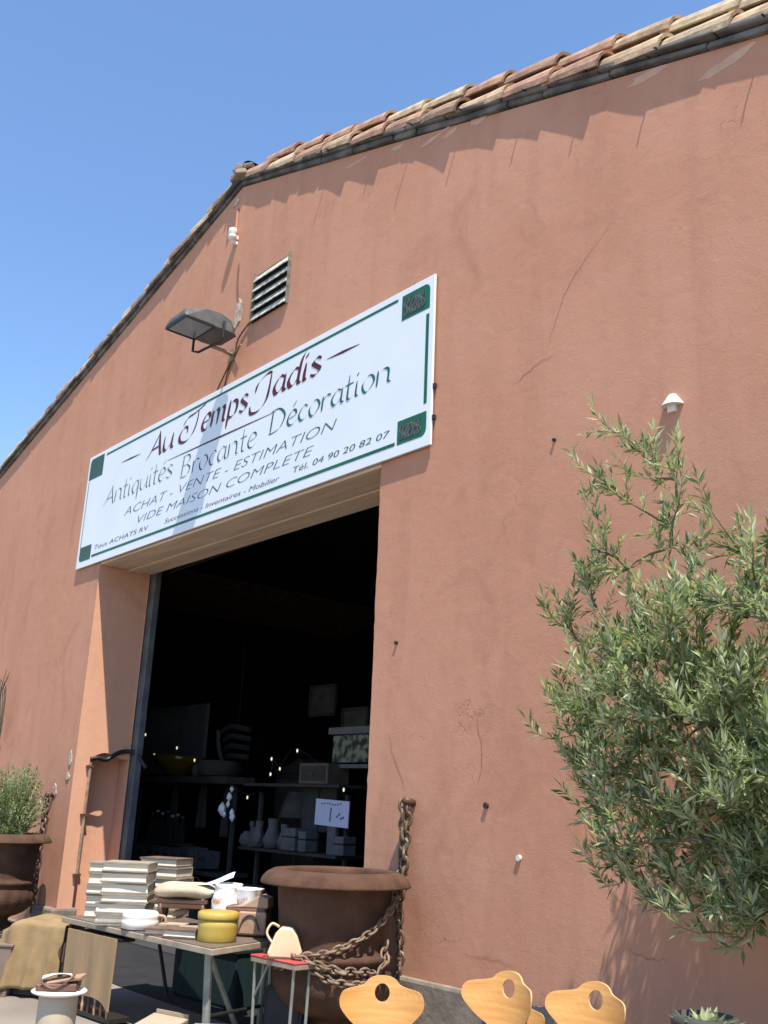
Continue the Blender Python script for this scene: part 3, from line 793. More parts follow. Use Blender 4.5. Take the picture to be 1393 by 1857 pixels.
ot = thing('olive_tree', 'bushy olive tree with grey-green leaves standing against the wall', 'tree', (-2.25, -.75, 0))
T0 = Vector((-2.25, -.75, 0))
r_ = random.Random(21)
tl = MB(); tsm = MB(); trunk = MB()
TR = catmull([(.02, 0, 0), (.0, 0, .55), (.04, .02, 1.0), (-.05, .02, 1.5), (.02, -.02, 2.1), (-.06, 0, 2.7)], 6)
trunk.tube(TR, [.075 - .05 * i / (len(TR) - 1) for i in range(len(TR))], 10)
tips = []
EDGE = POLY[:8] + POLY[13:] + [(-3.3, 3.7), (-3.05, 3.5), (-3.45, 3.6), (-3.2, 3.45), (-3.7, 2.8), (-3.6, 3.05), (-3.6, 2.5), (-3.65, 2.15), (-3.6, 1.9), (-3.5, 1.35), (-3.3, 1.25), (-3.05, 1.1), (-2.85, 1.15), (-3.4, 2.3), (-3.35, 2.7), (-3.2, 3.1)]
for (x, z) in EDGE:
    x += .13 if x < -3.2 else .05; z += .08 if z < 1.3 else 0
    tips.append((x, -.80 + r_.uniform(-.12, .12), z - (.2 if z > 3.1 else 0), 1))
while len(tips) < 490:
    x, z = r_.uniform(-4, -1.2), r_.uniform(1.0, 4.0)
    if not inside(x, z) or (z > 2.85 and r_.random() < .75): continue
    core = max(0, 1 - math.hypot((x + 2.42) / 1.55, (z - 1.95) / 1.15))
    if r_.random() > .10 + 1.7 * core: continue
    y = -.8 + r_.uniform(-.35, .72) * min(1, core * 2.6) + r_.gauss(0, .08)
    tips.append((x, min(y, -.07), z, 0))
for k in range(60):
    x, z = r_.uniform(-3.25, -1.3), r_.uniform(1.25, 2.5)
    if inside(x + .05, z): tips.append((x, r_.uniform(-.30, -.06), z, 0))
# branching skeleton: every tip grows from the nearest wood already there
nodes = [(Vector(p), -1, 0) for p in TR[9:]]
tips.sort(key=lambda t: (Vector(t[:3]) - T0 - Vector((0, 0, 1.7))).length)
load = {}
paths = []
for (x, y, z, edge) in tips:
    tip = Vector((x, y, z)) - T0
    best = None; bd = 1e9
    for i, (q, par, dep) in enumerate(nodes):
        v_ = tip - q; d_ = v_.length * (1 + .5 * max(0, -v_.z / max(v_.length, .01))) + .05 * dep * .1
        if d_ < bd and d_ > .05: bd = d_; best = i
    q, par, dep = nodes[best]
    L = (tip - q).length; n_ = max(3, int(L / .09))
    bend = Vector((r_.uniform(-.06, .06), r_.uniform(-.06, .06), r_.uniform(.02, .12))) * L * 1.4
    seg = [q + (tip - q) * t + bend * math.sin(math.pi * t) for t in [k / n_ for k in range(n_ + 1)]]
    pi_ = best
    for p in seg[1:]:
        nodes.append((p, pi_, dep + 1)); pi_ = len(nodes) - 1
    k = best
    while k >= 0: load[k] = load.get(k, 0) + 1; k = nodes[k][1]
    paths.append((best, seg, edge))
for (b0, seg, edge) in paths:
    r0 = .0045 + .0026 * math.sqrt(load.get(b0, 1)); n_ = len(seg)
    tsm.tube(seg, [max(.0025, min(r0, .022) * (1 - .8 * i / (n_ - 1))) for i in range(n_)], 5, cap=False)
    core = max(0, 1 - math.hypot((seg[-1].x + T0.x + 2.35) / 1.5, (seg[-1].z - 2.0) / 1.2))
    L = (seg[-1] - seg[0]).length
    tg = (seg[-1] - seg[-2]).normalized()
    sprig(tl, tsm, catmull([seg[-1], seg[-1] + (tg + Vector((-.1, 0, .5))).normalized() * .12, seg[-1] + (tg + Vector((-.1, 0, .9))).normalized() * .22], 4), r_, .095, .021, .022, 1, .003)
    thin = .45 if seg[-1].z > 2.75 else (.75 if edge else 1.0)
    for k in range(max(4, int(L * (17 if edge else 20 + 12 * core) * thin))):
        t = r_.uniform(.15, 1.0); i = min(n_ - 2, int(t * (n_ - 1)))
        p = seg[i] + (seg[i + 1] - seg[i]) * r_.random(); tg = (seg[i + 1] - seg[i]).normalized()
        d = (tg * r_.uniform(.1, .9) + rv(r_, .55) + Vector((-.08, 0, .45))).normalized()
        LL_ = r_.uniform(.07, .22)
        sprig(tl, tsm, catmull([p, p + d * LL_ * .5 + rv(r_, .015), p + d * LL_ + Vector((0, 0, r_.uniform(-.02, .06)))], 3), r_, r_.uniform(.06, .088), .0175, .021, .95, .0024, .6)
trunk.build('trunk', BARK, ot, smooth=True)
tsm.build('branches', STEM, ot, smooth=True, normals=False)
tl.build('crown', LEAVES, ot, normals=False)
pl = thing('planter', 'dark grey planter below the olive tree', 'planter', (-2.78, -1.12, 0))
h = MB(); h.lathe([(.10, .0), (.12, .02), (.125, .5), (.13, .70), (.15, .71), (.15, .755), (.13, .76), (.12, .72), (.0, .70)], 40); h.build('pot', PLANTER, pl, smooth=True)
h = MB(); r2 = random.Random(5)
for k in range(26):
    a = r2.uniform(0, 6.3); q = r2.uniform(.0, .11); p_ = Vector((q * math.cos(a), q * math.sin(a), .71))
    h.mi = 0; leaf(h, p_, Vector((math.cos(a) * .6, math.sin(a) * .6, r2.uniform(.4, 1))), Vector((0, 0, 1)), .09, .03)
h.build('leaves', [LEAVES[2]], pl, normals=False)

sh = thing('urn_shrub', 'small dense shrub growing in the left rusty urn', 'shrub', (-12.74, -.66, .85))
tl = MB(); tsm = MB(); r_ = random.Random(9)
for k in range(330):
    a = r_.uniform(0, 2 * math.pi); u = r_.random() ** .5
    hh = r_.uniform(.22, 1.08)
    rad_ = .47 * math.sqrt(max(.05, 1 - ((hh - .5) / .72) ** 2))
    tip = Vector((math.cos(a) * rad_ * u, math.sin(a) * rad_ * u, hh))
    st = Vector((math.cos(a) * .08, math.sin(a) * .08, .03))
    m1 = st.lerp(tip, .5) + Vector((0, 0, .08))
    path = catmull([st, m1, tip], 5)
    sprig(tl, tsm, path[3:], r_, .042, .017, .022, .95, .003)
tsm.build('stems', STEM, sh, normals=False); tl.build('foliage', LEAVES, sh, normals=False)
tw = MB()
for k in range(7):
    a = R(200 + k * 22); b0 = Vector((.0, -.05, .0))
    tw.tube(catmull([b0, Vector((.15 * math.cos(a), -.12, .5 + .05 * k)), Vector((-.05 + .35 * math.cos(a * 1.7), -.15, .95 + .05 * (k % 3)))], 5), [.012 - .0009 * i for i in range(11)], 5)
tw = tw.build('bare_twigs', BARK); tw.location = (-15.0, -.05, 2.3)
tag(tw, 'bare dead twigs of a climber on the wall at the left edge', 'plant')

# ------------------------------------------------------------------ main table and what stands on it
VR = R(49)                           # things turned to face the forecourt diagonally
TZ = .65
tb = thing('folding_table', 'long dark-topped trestle table covered with books and bric-a-brac', 'table', (-7.33, -1.28, 0))
tq = [(-8.28, -1.79), (-6.18, -1.64), (-6.45, -.88), (-8.45, -.84)]
tq = [(x + 7.33, y + 1.28) for x, y in tq]
h = MB()
A = [h.bm.verts.new((x, y, TZ - .045)) for x, y in tq]; B = [h.bm.verts.new((x, y, TZ - .004)) for x, y in tq]
h._f(A[::-1]); h._f(B)
for i in range(4): h._f((A[i], A[(i + 1) % 4], B[(i + 1) % 4], B[i]))
h.build('table_edge', TABLEEDGE, tb, bevel=.005)
cx_ = sum(p[0] for p in tq) / 4; cy_ = sum(p[1] for p in tq) / 4
h = MB(); h.poly([(cx_ + (x - cx_) * .985, cy_ + (y - cy_) * .97, TZ) for x, y in tq]); h.build('table_top', TABLETOP, tb)
def tube_part(name, pts, r, m_, parent, n=8):
    mb = MB(); mb.tube(pts, r, n); return mb.build(name, m_, parent, smooth=False)
for (a, b_, r_) in (((-.90, -.44, TZ - .05), (-.96, -.46, 0), .018), ((-1.05, .40, TZ - .05), (-.75, .42, 0), .016), ((.98, -.28, TZ - .05), (1.0, -.26, 0), .028), ((.86, .28, TZ - .05), (.8, .30, 0), .02)):
    tube_part('leg', [a, b_], r_, BLACK if a[0] < 0 else TUBE, tb)
tube_part('leg', [(.93, -.25, TZ - .05), (.70, .20, 0)], .02, TUBE, tb)
tube_part('brace', [(.98, -.28, .2), (.84, .29, .2)], .012, BLACK, tb)

def make_book(L, D, T, cov, tilt=0):
    """book lying flat, spine on local +y side, pages toward local -y"""
    root = bpy.data.objects.new('book', None); col.objects.link(root)
    h = MB(); ct = .013
    h.box((0, 0, ct / 2), (L, D, ct)); h.box((0, 0, T - ct / 2), (L, D, ct)); h.box((0, D / 2 - ct / 2, T / 2), (L, ct, T - 2 * ct - .0006))
    h.build('cover', cov, root, bevel=.0015)
    h = MB(); NB = 8
    lo = .008
    def fn(u, v_):                      # slightly hollow fore-edge
        return Vector(((u - .5) * (L - .02), -D / 2 + lo + .006 * math.sin(v_ * math.pi), ct + .0004 + v_ * (T - 2 * ct - .0008)))
    h.grid(fn, 2, NB)
    x = (L - .02) / 2; y0 = -D / 2 + lo; y1 = D / 2 - ct - .001
    for sx in (-1, 1): h.poly([(sx * x, y0, ct + .0004), (sx * x, y1, ct + .0004), (sx * x, y1, T - ct - .0004), (sx * x, y0, T - ct - .0004)])
    h.build('pages', PAGES, root)
    return root
rb = random.Random(4)
def stack(cx, cy, n, L, D, T, grp, where, cov, spread=.012, yaw=VR, ywob=.06):
    z = TZ + .002
    ords = {0: 'lowest', n - 1: 'topmost'}
    names = ['second', 'third', 'fourth', 'fifth', 'sixth', 'seventh']
    for i in range(n):
        t = T * rb.uniform(.85, 1.15)
        o = make_book(L * rb.uniform(.93, 1.04), D * rb.uniform(.95, 1.05), t, cov[i % len(cov)])
        o.location = (cx + rb.uniform(-spread, spread), cy + rb.uniform(-spread, spread), z); o.rotation_euler = (0, 0, yaw + rb.uniform(-ywob, ywob))
        pos = ords.get(i) or names[i - 1] + ' from the bottom'
        tag(o, f'thick old book, {pos} in {where}', 'book', grp); z += t + .001
    return z
stack(-7.76, -1.50, 6, .40, .28, .073, 'books in the tall front stack', 'the tall front stack on the table', [COVERS[0], COVERS[0], COVERS[1]])
stack(-8.14, -1.46, 5, .34, .26, .082, 'books in the left stack', 'the half-hidden left stack on the table', [COVERS[0]])
stack(-8.02, -1.02, 6, .38, .28, .082, 'books in the back stack', 'the back stack nearest the dark doorway', [COVERS[1], COVERS[1], COVERS[2]], yaw=VR - .25)
o = make_book(.30, .22, .03, COVERS[0]); o.location = (-7.62, -1.64, TZ + .002); o.rotation_euler = (0, 0, VR + .1); tag(o, 'thin grey book lying flat in front of the tall stack, beside the white round dish', 'book')
o = make_book(.24, .17, .045, COVERS[2]); o.location = (-6.98, -1.58, TZ + .002); o.rotation_euler = (0, 0, VR - .05); tag(o, 'small brown book lying between white dish and yellow tin, left one at the front edge', 'book')
o = make_book(.26, .18, .06, COVERS[2]); o.location = (-6.76, -1.53, TZ + .002); o.rotation_euler = (0, 0, VR - .2); tag(o, 'small dark brown book touching the yellow round tin', 'book')
o = make_book(.22, .16, .05, COVERS[1]); o.location = (-6.90, -1.36, TZ + .002); o.rotation_euler = (0, 0, VR + .3); tag(o, 'pale book lying behind the yellow tin under the stool', 'book')

d = thing('white_dish', 'white lidded round dish with a handle at the table front', 'dish', (-7.30, -1.60, TZ + .001), VR)
h = MB(); h.lathe([(.11, 0), (.135, .012), (.14, .06), (.132, .075), (.136, .085), (.136, .11), (.12, .128), (.0, .132)], 36); h.build('bowl', PORC, d, smooth=True)
h = MB(); h.tube(catmull([(.13, 0, .10), (.185, .0, .09), (.19, 0, .03), (.135, 0, .02)], 5), .012, 8); h.build('handle', LEATHER2, d, smooth=True)
y = thing('yellow_tin', 'round yellow tin with a rolled lid at the front corner of the table', 'tin', (-6.52, -1.40, TZ + .001), VR)
h = MB(); h.lathe([(.135, 0), (.14, .008), (.137, .05), (.14, .095), (.138, .15)], 40); h.build('body', YELLOW, y, smooth=True)
h = MB(); h.lathe([(.144, .145), (.148, .155), (.146, .19), (.13, .197), (.0, .197)], 40); h.build('lid', YELLOW, y, smooth=True)
y = thing('yellow_box', 'low yellow oblong box behind the round yellow tin', 'box', (-6.78, -1.03, TZ + .001), VR)
h = MB(); h.box((0, 0, .05), (.17, .12, .10)); h.build('body', YELLOW, y, bevel=.01); h = MB(); h.box((0, 0, .112), (.176, .126, .022)); h.build('lid', mat('pale_yellow', (.5, .38, .14), .5), y, bevel=.006)
h = MB(); h.box((.02, 0, .128), (.09, .02, .01)); h.build('clasp', BLACK, y)

fs = thing('footstool', 'small dark wooden footstool with a linen cushion, standing on the table', 'footstool', (-7.32, -1.22, TZ + .001), VR)
h = MB()
def fn(u, v_):
    a = 2 * math.pi * u; b2 = -math.pi / 2 + math.pi * v_
    c_ = math.copysign(abs(math.cos(b2)) ** .5, math.cos(b2))
    return Vector((.24 * c_ * math.copysign(abs(math.cos(a)) ** .6, math.cos(a)), .16 * c_ * math.copysign(abs(math.sin(a)) ** .6, math.sin(a)), .265 + .055 * math.sin(b2) + .01 * math.sin(a * 3)))
h.grid(fn, 32, 12); h.build('cushion', LINEN, fs, smooth=True)
h = MB(); h.box((0, 0, .195), (.40, .26, .03)); h.box((0, -.115, .165), (.36, .02, .045)); h.box((0, .115, .165), (.36, .02, .045)); h.build('seat_rail', DKWOOD, fs, bevel=.004, split=True)
for sx in (-1, 1):
    for sy in (-1, 1):
        h = MB(); h.lathe([(.016, 0), (.022, .02), (.015, .05), (.024, .10), (.022, .18)], 12, (sx * .165, sy * .105, 0)); h.build('leg', DKWOOD, fs, smooth=True)
j = thing('white_jug', 'white glazed jug streaked with rust behind the yellow tin', 'jug', (-7.02, -1.02, TZ + .001), VR)
h = MB(); h.lathe([(.085, 0), (.095, .03), (.115, .12), (.12, .21), (.105, .27), (.10, .31), (.112, .335), (.10, .34), (.09, .31), (.0, .29)], 36, (0, 0, 0), lambda r, z, a: r * (1 + (.05 * math.sin(a * 5) if z > .28 else 0))); h.build('body', JUG, j, smooth=True)
h = MB(); h.tube(catmull([(-.11, 0, .27), (-.18, 0, .26), (-.18, 0, .14), (-.112, 0, .08)], 6), .014, 8); h.build('handle', JUG, j, smooth=True)
j = thing('white_vase', 'squarish white vase with crimped rim and rust stains', 'vase', (-6.92, -.90, TZ + .001), VR + .2)
h = MB(); h.lathe([(.10, 0), (.105, .02), (.105, .18), (.11, .30), (.115, .31), (.105, .31), (.09, .2), (.0, .19)], 48, (0, 0, 0), lambda r, z, a: r * (1.12 - .12 * abs(math.sin(2 * a)) + (.04 * math.sin(a * 9) if z > .28 else 0))); h.build('body', JUG, j, smooth=True)
h = MB()
def fn(u, v_): return Vector((-.20 + .40 * u, -.02 + .10 * v_ + .02 * math.sin(u * 7), .30 + .12 * u * (1 - .6 * v_) - .06 * v_ * math.cos(u * 3)))
h.grid(fn, 10, 6); bp_ = h.build('folded_paper', BLUEPAPER, None, smooth=False, solid=.002); bp_.location = (-7.27, -1.02, TZ + .02); bp_.rotation_euler = (R(28), 0, VR)
tag(bp_, 'folded pale blue paper sticking up behind the linen footstool', 'paper')
bg_ = thing('leather_case', 'brown and tan leather case with a white tag beside the urn', 'bag', (-6.70, -1.03, TZ + .001), VR - .1)
h = MB(); h.box((.0, 0, .105), (.33, .20, .21), taper=.94); h.build('body', LEATHER, bg_, bevel=.025, seg=3)
h = MB(); h.box((.06, -.10, .095), (.21, .024, .16)); h.build('front_pocket', LEATHER2, bg_, bevel=.012)
h = MB(); h.prism([(-.17, .20), (-.02, .215), (.10, .29), (.17, .27), (.17, .20)], .19, Matrix.Translation((0, -.095, 0))); h.build('flap', LEATHER2, bg_, bevel=.012)
h = MB(); h.tube(catmull([(-.04, -.117, .03), (.0, -.12, .13), (.07, -.12, .15), (.12, -.118, .05)], 6), .006, 6); h.build('strap', LEATHER, bg_)
h = MB(); h.box((-.125, -.103, .12), (.06, .006, .075)); h.build('tag', PAPER, bg_)

# ------------------------------------------------------------------ red table, handbag, under-table clutter
rt = thing('red_table', 'small folding table with a red top tucked beside the urn', 'table', (-6.34, -1.22, 0), R(4))
h = MB(); h.box((.25, .09, .572), (.50, .19, .012)); h.build('table_top', REDTOP, rt, bevel=.004)
h = MB(); h.box((.25, .09, .548), (.495, .185, .034)); h.build('table_edge', TABLEEDGE, rt, bevel=.004)
for x, yy in ((.03, .02), (.46, .02), (.46, .16), (.03, .16)): tube_part('leg', [(x, yy, .53), (x + (.02 if x < .1 else -.02), yy, .0)], .011, TUBE, rt)
tube_part('brace', [(.04, .02, .30), (.18, .02, .53)], .008, TUBE, rt)
hb = thing('cream_handbag', 'cream leather handbag standing on the red table', 'bag', (-6.07, -1.12, .579), VR)
h = MB(); h.prism([(-.105, 0), (.10, 0), (.125, .04), (.085, .15), (.05, .20), (-.03, .205), (-.07, .16), (-.12, .03)], .11, Matrix.Translation((0, -.055, 0))); h.build('body', CREAM, hb, bevel=.02, seg=3)
h = MB(); h.tube(catmull([(-.09, -.03, .10), (-.13, -.03, .16), (-.10, -.02, .22), (-.05, 0, .20)], 5), .009, 6); h.build('handle', CREAM, hb, smooth=True)
h = MB(); h.box((0, 0, .006), (.22, .115, .012)); h.build('base', LEATHER, hb)

cr = thing('teal_crate', 'dark teal fabric-covered crate in the shade under the table', 'crate', (-7.75, -.55, 0), R(4))
h = MB(); h.box((0, 0, .22), (.9, .38, .42)); h.build('body', TEALBOX, cr, bevel=.02); h = MB(); h.box((0, 0, .44), (.93, .41, .03)); h.build('lid', TEALBOX, cr, bevel=.006)
bk = thing('black_bag', 'black upright bag with piped edge under the red table', 'bag', (-6.22, -.98, 0), VR - .2)
h = MB(); h.box((0, 0, .19), (.30, .16, .38), taper=.9); h.build('body', mat('black_canvas', (.02, .02, .022), .8, (.03, .03, .032), 8), bk, bevel=.035, seg=3)
h = MB(); h.tube(catmull([(-.13, -.085, .04), (-.125, -.08, .34), (.125, -.08, .34), (.13, -.085, .04)], 6), .006, 6); h.build('piping', S1, bk)
for i, (x, yy, rz, tl_, lab) in enumerate(((-6.66, -1.72, .3, .25, 'grey-brown cardboard sheet propped on the ground below the table, left one'), (-6.10, -1.62, .9, .15, 'pale cardboard sheet lying near the table leg, right one'))):
    c = thing('cardboard_sheet', lab, 'cardboard', (x, yy, .10), rz)
    h = MB(); h.box((0, 0, .02), (.32, .24, .012), M=Matrix.Rotation(tl_, 4, 'X')); h.build('sheet', CARD, c)
    h = MB(); h.box((0, .13, .0), (.30, .012, .16)); h.build('flap', CARD, c)
mt = MB(); mt.prism([(-10.7, -.86), (-8.75, -.98), (-5.9, -.96), (-5.9, -.10), (-6.65, -.10), (-6.65, .34), (-12.3, .34), (-12.3, -.86)], .008, Matrix(((1, 0, 0, 0), (0, 0, 1, 0), (0, 1, 0, .001), (0, 0, 0, 1))))
tag(mt.build('shade_mat', mat('shade_black', (.018, .019, .021), .8, (.012, .012, .014), 4)), 'dark mat put in for the dim floor and shade at the threshold behind the table', 'mat')  # made-up dark sheet in place of the dim, shaded floor
# tan canvas panel on a small slatted rack
pn = thing('canvas_screen', 'tan canvas panel hanging on a small dark slatted rack below the table front edge', 'screen', (-7.66, -1.715, 0), R(4))
h = MB()
def fn(u, v_):
    x = -.36 + .74 * u; z = .17 + .42 * v_ + (.02 * math.sin(u * 5) - .03 * u) * (1 - v_) + .02 * math.sin(u * 11) * (1 - v_)
    return Vector((x, -.10 + .012 * math.sin(u * 17) * (1 - v_), z))
h.grid(fn, 22, 8); h.build('panel', PANEL, pn, solid=.01)
h = MB(); h.box((0, .0, .03), (.74, .18, .03)); h.box((0, .02, .57), (.68, .12, .02)); h.build('rack', BLACK, pn, split=True)
for k in range(8):
    h = MB(); h.lathe([(.008, .04), (.012, .08), (.007, .12), (.012, .16), (.01, .30)], 8, (-.32 + k * .092, -.085, 0)); h.build('spindle', LEATHER2 if k % 2 else DKWOOD, pn)
# cloth-draped box
cb = thing('draped_cloth', 'mustard cloth draped over a box at the left end of the table', 'cloth', (-8.72, -1.72, 0), VR - .25)
h = MB(); rc = random.Random(2)
def fn(u, v_):
    # half-round sheet: v 0..0.35 top, then falling front
    x = -.29 + .58 * u
    if v_ < .35:
        t = v_ / .35; yy = .22 - .40 * t; z = .585 + .012 * math.sin(u * 6) - .02 * t
    else:
        t = (v_ - .35) / .65; yy = -.18 - .06 * t + .042 * (abs(math.sin(u * 10.5 + .9 * t)) - .5) * (t ** .7); z = .565 - .50 * t
    if u < .28:
        k = (.28 - u) / .28; z -= .16 * k ** 1.6 * (1 if v_ < .35 else .35); x -= .02 * k; yy -= .03 * math.sin(k * 5)
    return Vector((x, yy, max(z, .03)))
h.grid(fn, 40, 26); h.build('cloth', CLOTH, cb, smooth=True, solid=.012)
bx = thing('covered_box', 'dark box hidden under the mustard cloth with only its foot showing', 'box', (-8.72, -1.72, 0), VR - .25)
h = MB(); h.box((.05, .03, .30), (.42, .32, .50)); h.build('body', BOXBR, bx, bevel=.01); h = MB(); h.box((.05, .0, .03), (.48, .36, .05)); h.build('foot', BLACK, bx, bevel=.01)
cr = thing('brown_crate', 'dusty brown crate at the left edge beside the mustard cloth', 'crate', (-8.93, -2.02, 0), VR - .1)
h = MB(); h.box((0, 0, .19), (.36, .30, .38)); h.build('body', BOXBR, cr, bevel=.012)
h = MB(); h.box((0, 0, .385), (.38, .32, .02)); h.box((0, -.155, .02), (.37, .02, .04)); h.build('rim', BOXBR, cr, bevel=.004, split=True)

st = thing('pedestal_stool', 'beige drum stool with a round cream top in the foreground', 'stool', (-6.48, -2.55, 0), VR)
h = MB(); h.lathe([(.115, 0), (.12, .02), (.12, .38), (.115, .395)], 40); h.build('pedestal', DRUM, st, smooth=True)
h = MB(); h.lathe([(.0, .396), (.13, .396), (.168, .41), (.172, .418), (.165, .424), (.0, .426)], 48); h.build('seat', PORC, st, smooth=True)
h = MB(); h.prism([(.075 * math.cos(R(a)) * 1.1, .075 + .17 * math.sin(R(a)) * (1 - .35 * math.exp(-((a - 90) / 12) ** 2))) for a in range(0, 181, 10)], .004, Matrix.Translation((0, -.1235, 0))); h.build('emblem', mat('drum_cream', (.60, .46, .24), .6), st)
sb = thing('leather_satchel', 'folded brown leather satchel on the drum stool', 'bag', (-6.48, -2.55, .427), VR + .12)
h = MB(); h.box((-.01, 0, .022), (.25, .19, .044), jit=.004); h.build('body', LEATHER, sb, bevel=.012, seg=3)
h = MB(); h.box((.03, .0, .058), (.22, .17, .02), M=Matrix.Rotation(R(-9), 4, 'Y'), jit=.004); h.build('flap', LEATHER2, sb, bevel=.008)
h = MB(); h.tube(catmull([(-.10, -.10, .05), (-.02, -.105, .02), (.06, -.10, .06), (.10, -.09, .10)], 5), .006, 6); h.build('strap', LEATHER, sb)
h = MB()
def fn(u, v_): return Vector((-.10 + .17 * u, -.07 + .12 * v_, .012 * math.sin(u * 3) + .010 * math.sin(v_ * 4 + u * 2) + .016 * u))
h.grid(fn, 8, 6); pp = h.build('paper_sheet', PAPER, solid=.003, smooth=True); pp.location = (-6.50, -2.55, .492); pp.rotation_euler = (0, 0, VR + .2)
tag(pp, 'crumpled white paper lying on the brown satchel', 'paper')

# ------------------------------------------------------------------ chairs
OUT = [(.0, .205), (.045, .200), (.075, .185), (.095, .165), (.13, .155), (.19, .145), (.212, .125), (.217, .09), (.205, .055), (.16, .0), (.115, -.035), (.06, -.062), (.0, -.068)]
def make_chair(loc, rz, label, sc=1.0):
    c = thing('plywood_chair', label, 'chair', loc, rz, 'plywood and blue steel chairs'); c.scale = (sc, sc, sc)
    full = OUT + [(-x, z) for x, z in OUT[-2:0:-1]]
    full = [(p.x, p.z) for p in catmull([(x, 0, z) for x, z in full], 3, closed=True)]
    n = len(full)
    # hole
    hc = (0, .125); hr = .039
    hole = []
    for k in range(n):
        x, z = full[k]; a = math.atan2(z - hc[1], x - hc[0]); hole.append((hc[0] + hr * math.cos(a), hc[1] + hr * 1.12 * math.sin(a)))
    h = MB(); T = .012; tilt = R(10)
    def P3(x, z, y_):
        yb_ = y_ - 2.3 * x * x                 # curved round the sitter (sitter on -y side)
        zz = z; return Vector((x, .20 + yb_ + .18 * zz, .628 + zz))
    rows = []
    for q in range(7):
        t = q / 6; rows.append([(hole[k][0] + (full[k][0] - hole[k][0]) * t, hole[k][1] + (full[k][1] - hole[k][1]) * t) for k in range(n)])
    F0 = [[h.bm.verts.new(P3(x, z, -T / 2)) for x, z in r0] for r0 in rows]
    F1 = [[h.bm.verts.new(P3(x, z, T / 2)) for x, z in r0] for r0 in rows]
    for q in range(6):
        for k in range(n):
            k2 = (k + 1) % n
            h.mi = 0; h._f((F0[q][k], F0[q][k2], F0[q + 1][k2], F0[q + 1][k])); h._f((F1[q][k], F1[q + 1][k], F1[q + 1][k2], F1[q][k2]))
    h.mi = 1
    for k in range(n):
        k2 = (k + 1) % n
        h._f((F0[6][k], F0[6][k2], F1[6][k2], F1[6][k])); h._f((F0[0][k], F1[0][k], F1[0][k2], F0[0][k2]))
    h.build('backrest', [WOODY, WOODY2], c, smooth=False)
    h = MB()
    so = [(.19 * math.cos(R(a)) * (1 if abs(math.cos(R(a))) > .01 else 1), -.02 + .19 * math.sin(R(a))) for a in range(0, 360, 12)]
    A = [h.bm.verts.new((math.copysign(abs(x) ** .8 * .19 ** .2, x), y_, .445 - .6 * x * x * .0)) for x, y_ in so]; B = [h.bm.verts.new((v_.co.x, v_.co.y, .458)) for v_ in A]
    h._f(A); h._f(B)
    for i in range(len(A)): h._f((A[i], A[(i + 1) % len(A)], B[(i + 1) % len(A)], B[i]))
    h.build('seat', WOODY, c, bevel=.003)
    for sx in (-1, 1):
        h = MB(); h.tube(catmull([(sx * .125, .20, .69), (sx * .125, .17, .56), (sx * .15, .16, .46), (sx * .19, .20, .25), (sx * .21, .26, 0)], 5), .0125, 8); h.build('rear_leg', BLUE, c, smooth=True)
        h = MB(); h.tube(catmull([(sx * .15, .16, .435), (sx * .17, 0, .435), (sx * .17, -.15, .43), (sx * .19, -.20, .25), (sx * .20, -.22, 0)], 5), .0125, 8); h.build('front_leg', BLUE, c, smooth=True)
    return c
make_chair((-3.93, -2.07, 0), VR, 'honey plywood chair in front of the urn, its back facing squarely forward', .955)
make_chair((-3.70, -1.62, 0), VR - R(44), 'honey plywood chair turned sideways, second from the urn')
make_chair((-3.27, -1.46, 0), VR - R(42), 'honey plywood chair with scuffed back nearest the olive tree')
make_chair((-3.86, -1.24, 0), VR - R(20), 'small low plywood chair mostly hidden behind the sideways one', .77)

# ------------------------------------------------------------------ dim shop interior
def shelf_unit(loc, W_, zs, D, label):
    s_ = thing('shelf_unit', label, 'shelf', loc)
    for z, t in zs:
        h = MB(); h.box((0, 0, z - t / 2), (W_, D, t)); h.build('shelf_board', S3, s_, bevel=.006)
    for sx in (-1, 1):
        h = MB(); h.box((sx * (W_ / 2 - .12), 0, zs[0][0] / 2 - .06), (.05, .05, zs[0][0] - .12)); h.build('post', S1, s_)
    return s_
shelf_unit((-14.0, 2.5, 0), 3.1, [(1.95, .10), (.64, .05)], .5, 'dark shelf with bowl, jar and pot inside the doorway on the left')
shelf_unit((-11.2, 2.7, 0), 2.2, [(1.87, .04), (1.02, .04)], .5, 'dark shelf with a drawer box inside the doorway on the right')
def lathe_thing(name, loc, prof, m_, label, cat, parts=None):
    t = MB(); t.lathe(prof, 28); o = t.build(name, m_, smooth=True); o.location = loc; return tag(o, label, cat)
AMBER, nt, bs = new_mat('amber_glass'); bs.inputs['Base Color'].default_value = (.10, .065, .006, 1); bs.inputs['Roughness'].default_value = .12
lathe_thing('glass_bowl', (-14.2, 2.45, 1.955), [(.12, 0), (.20, .05), (.36, .20), (.44, .30), (.42, .30), (.34, .2), (.0, .05)], AMBER, 'amber glass bowl on the left shop shelf', 'bowl')
lathe_thing('storage_jar', (-13.6, 2.45, 1.955), [(.06, 0), (.08, .02), (.08, .14), (.04, .17), (.045, .2), (.0, .2)], S2, 'grey jar between bowl and pot on the left shop shelf', 'jar')
lathe_thing('cooking_pot', (-13.0, 2.45, 1.955), [(.26, 0), (.30, .02), (.33, .22), (.31, .22), (.28, .03), (0, .02)], S3, 'brown pot at the right end of the left shop shelf', 'pot')
cab = thing('display_panel', 'grey panel with a pinned sheet at the back of the shop', 'panel', (-15.75, 3.2, 0))
h = MB(); h.box((0, 0, 2.6), (2.1, .06, 1.15)); h.build('board', mat('panel_grey', (.12, .125, .135), .9), cab, bevel=.005); h = MB(); h.box((-.2, -.035, 2.88), (.6, .006, .34)); h.build('sheet', shop('sheet_grey', .16), cab)
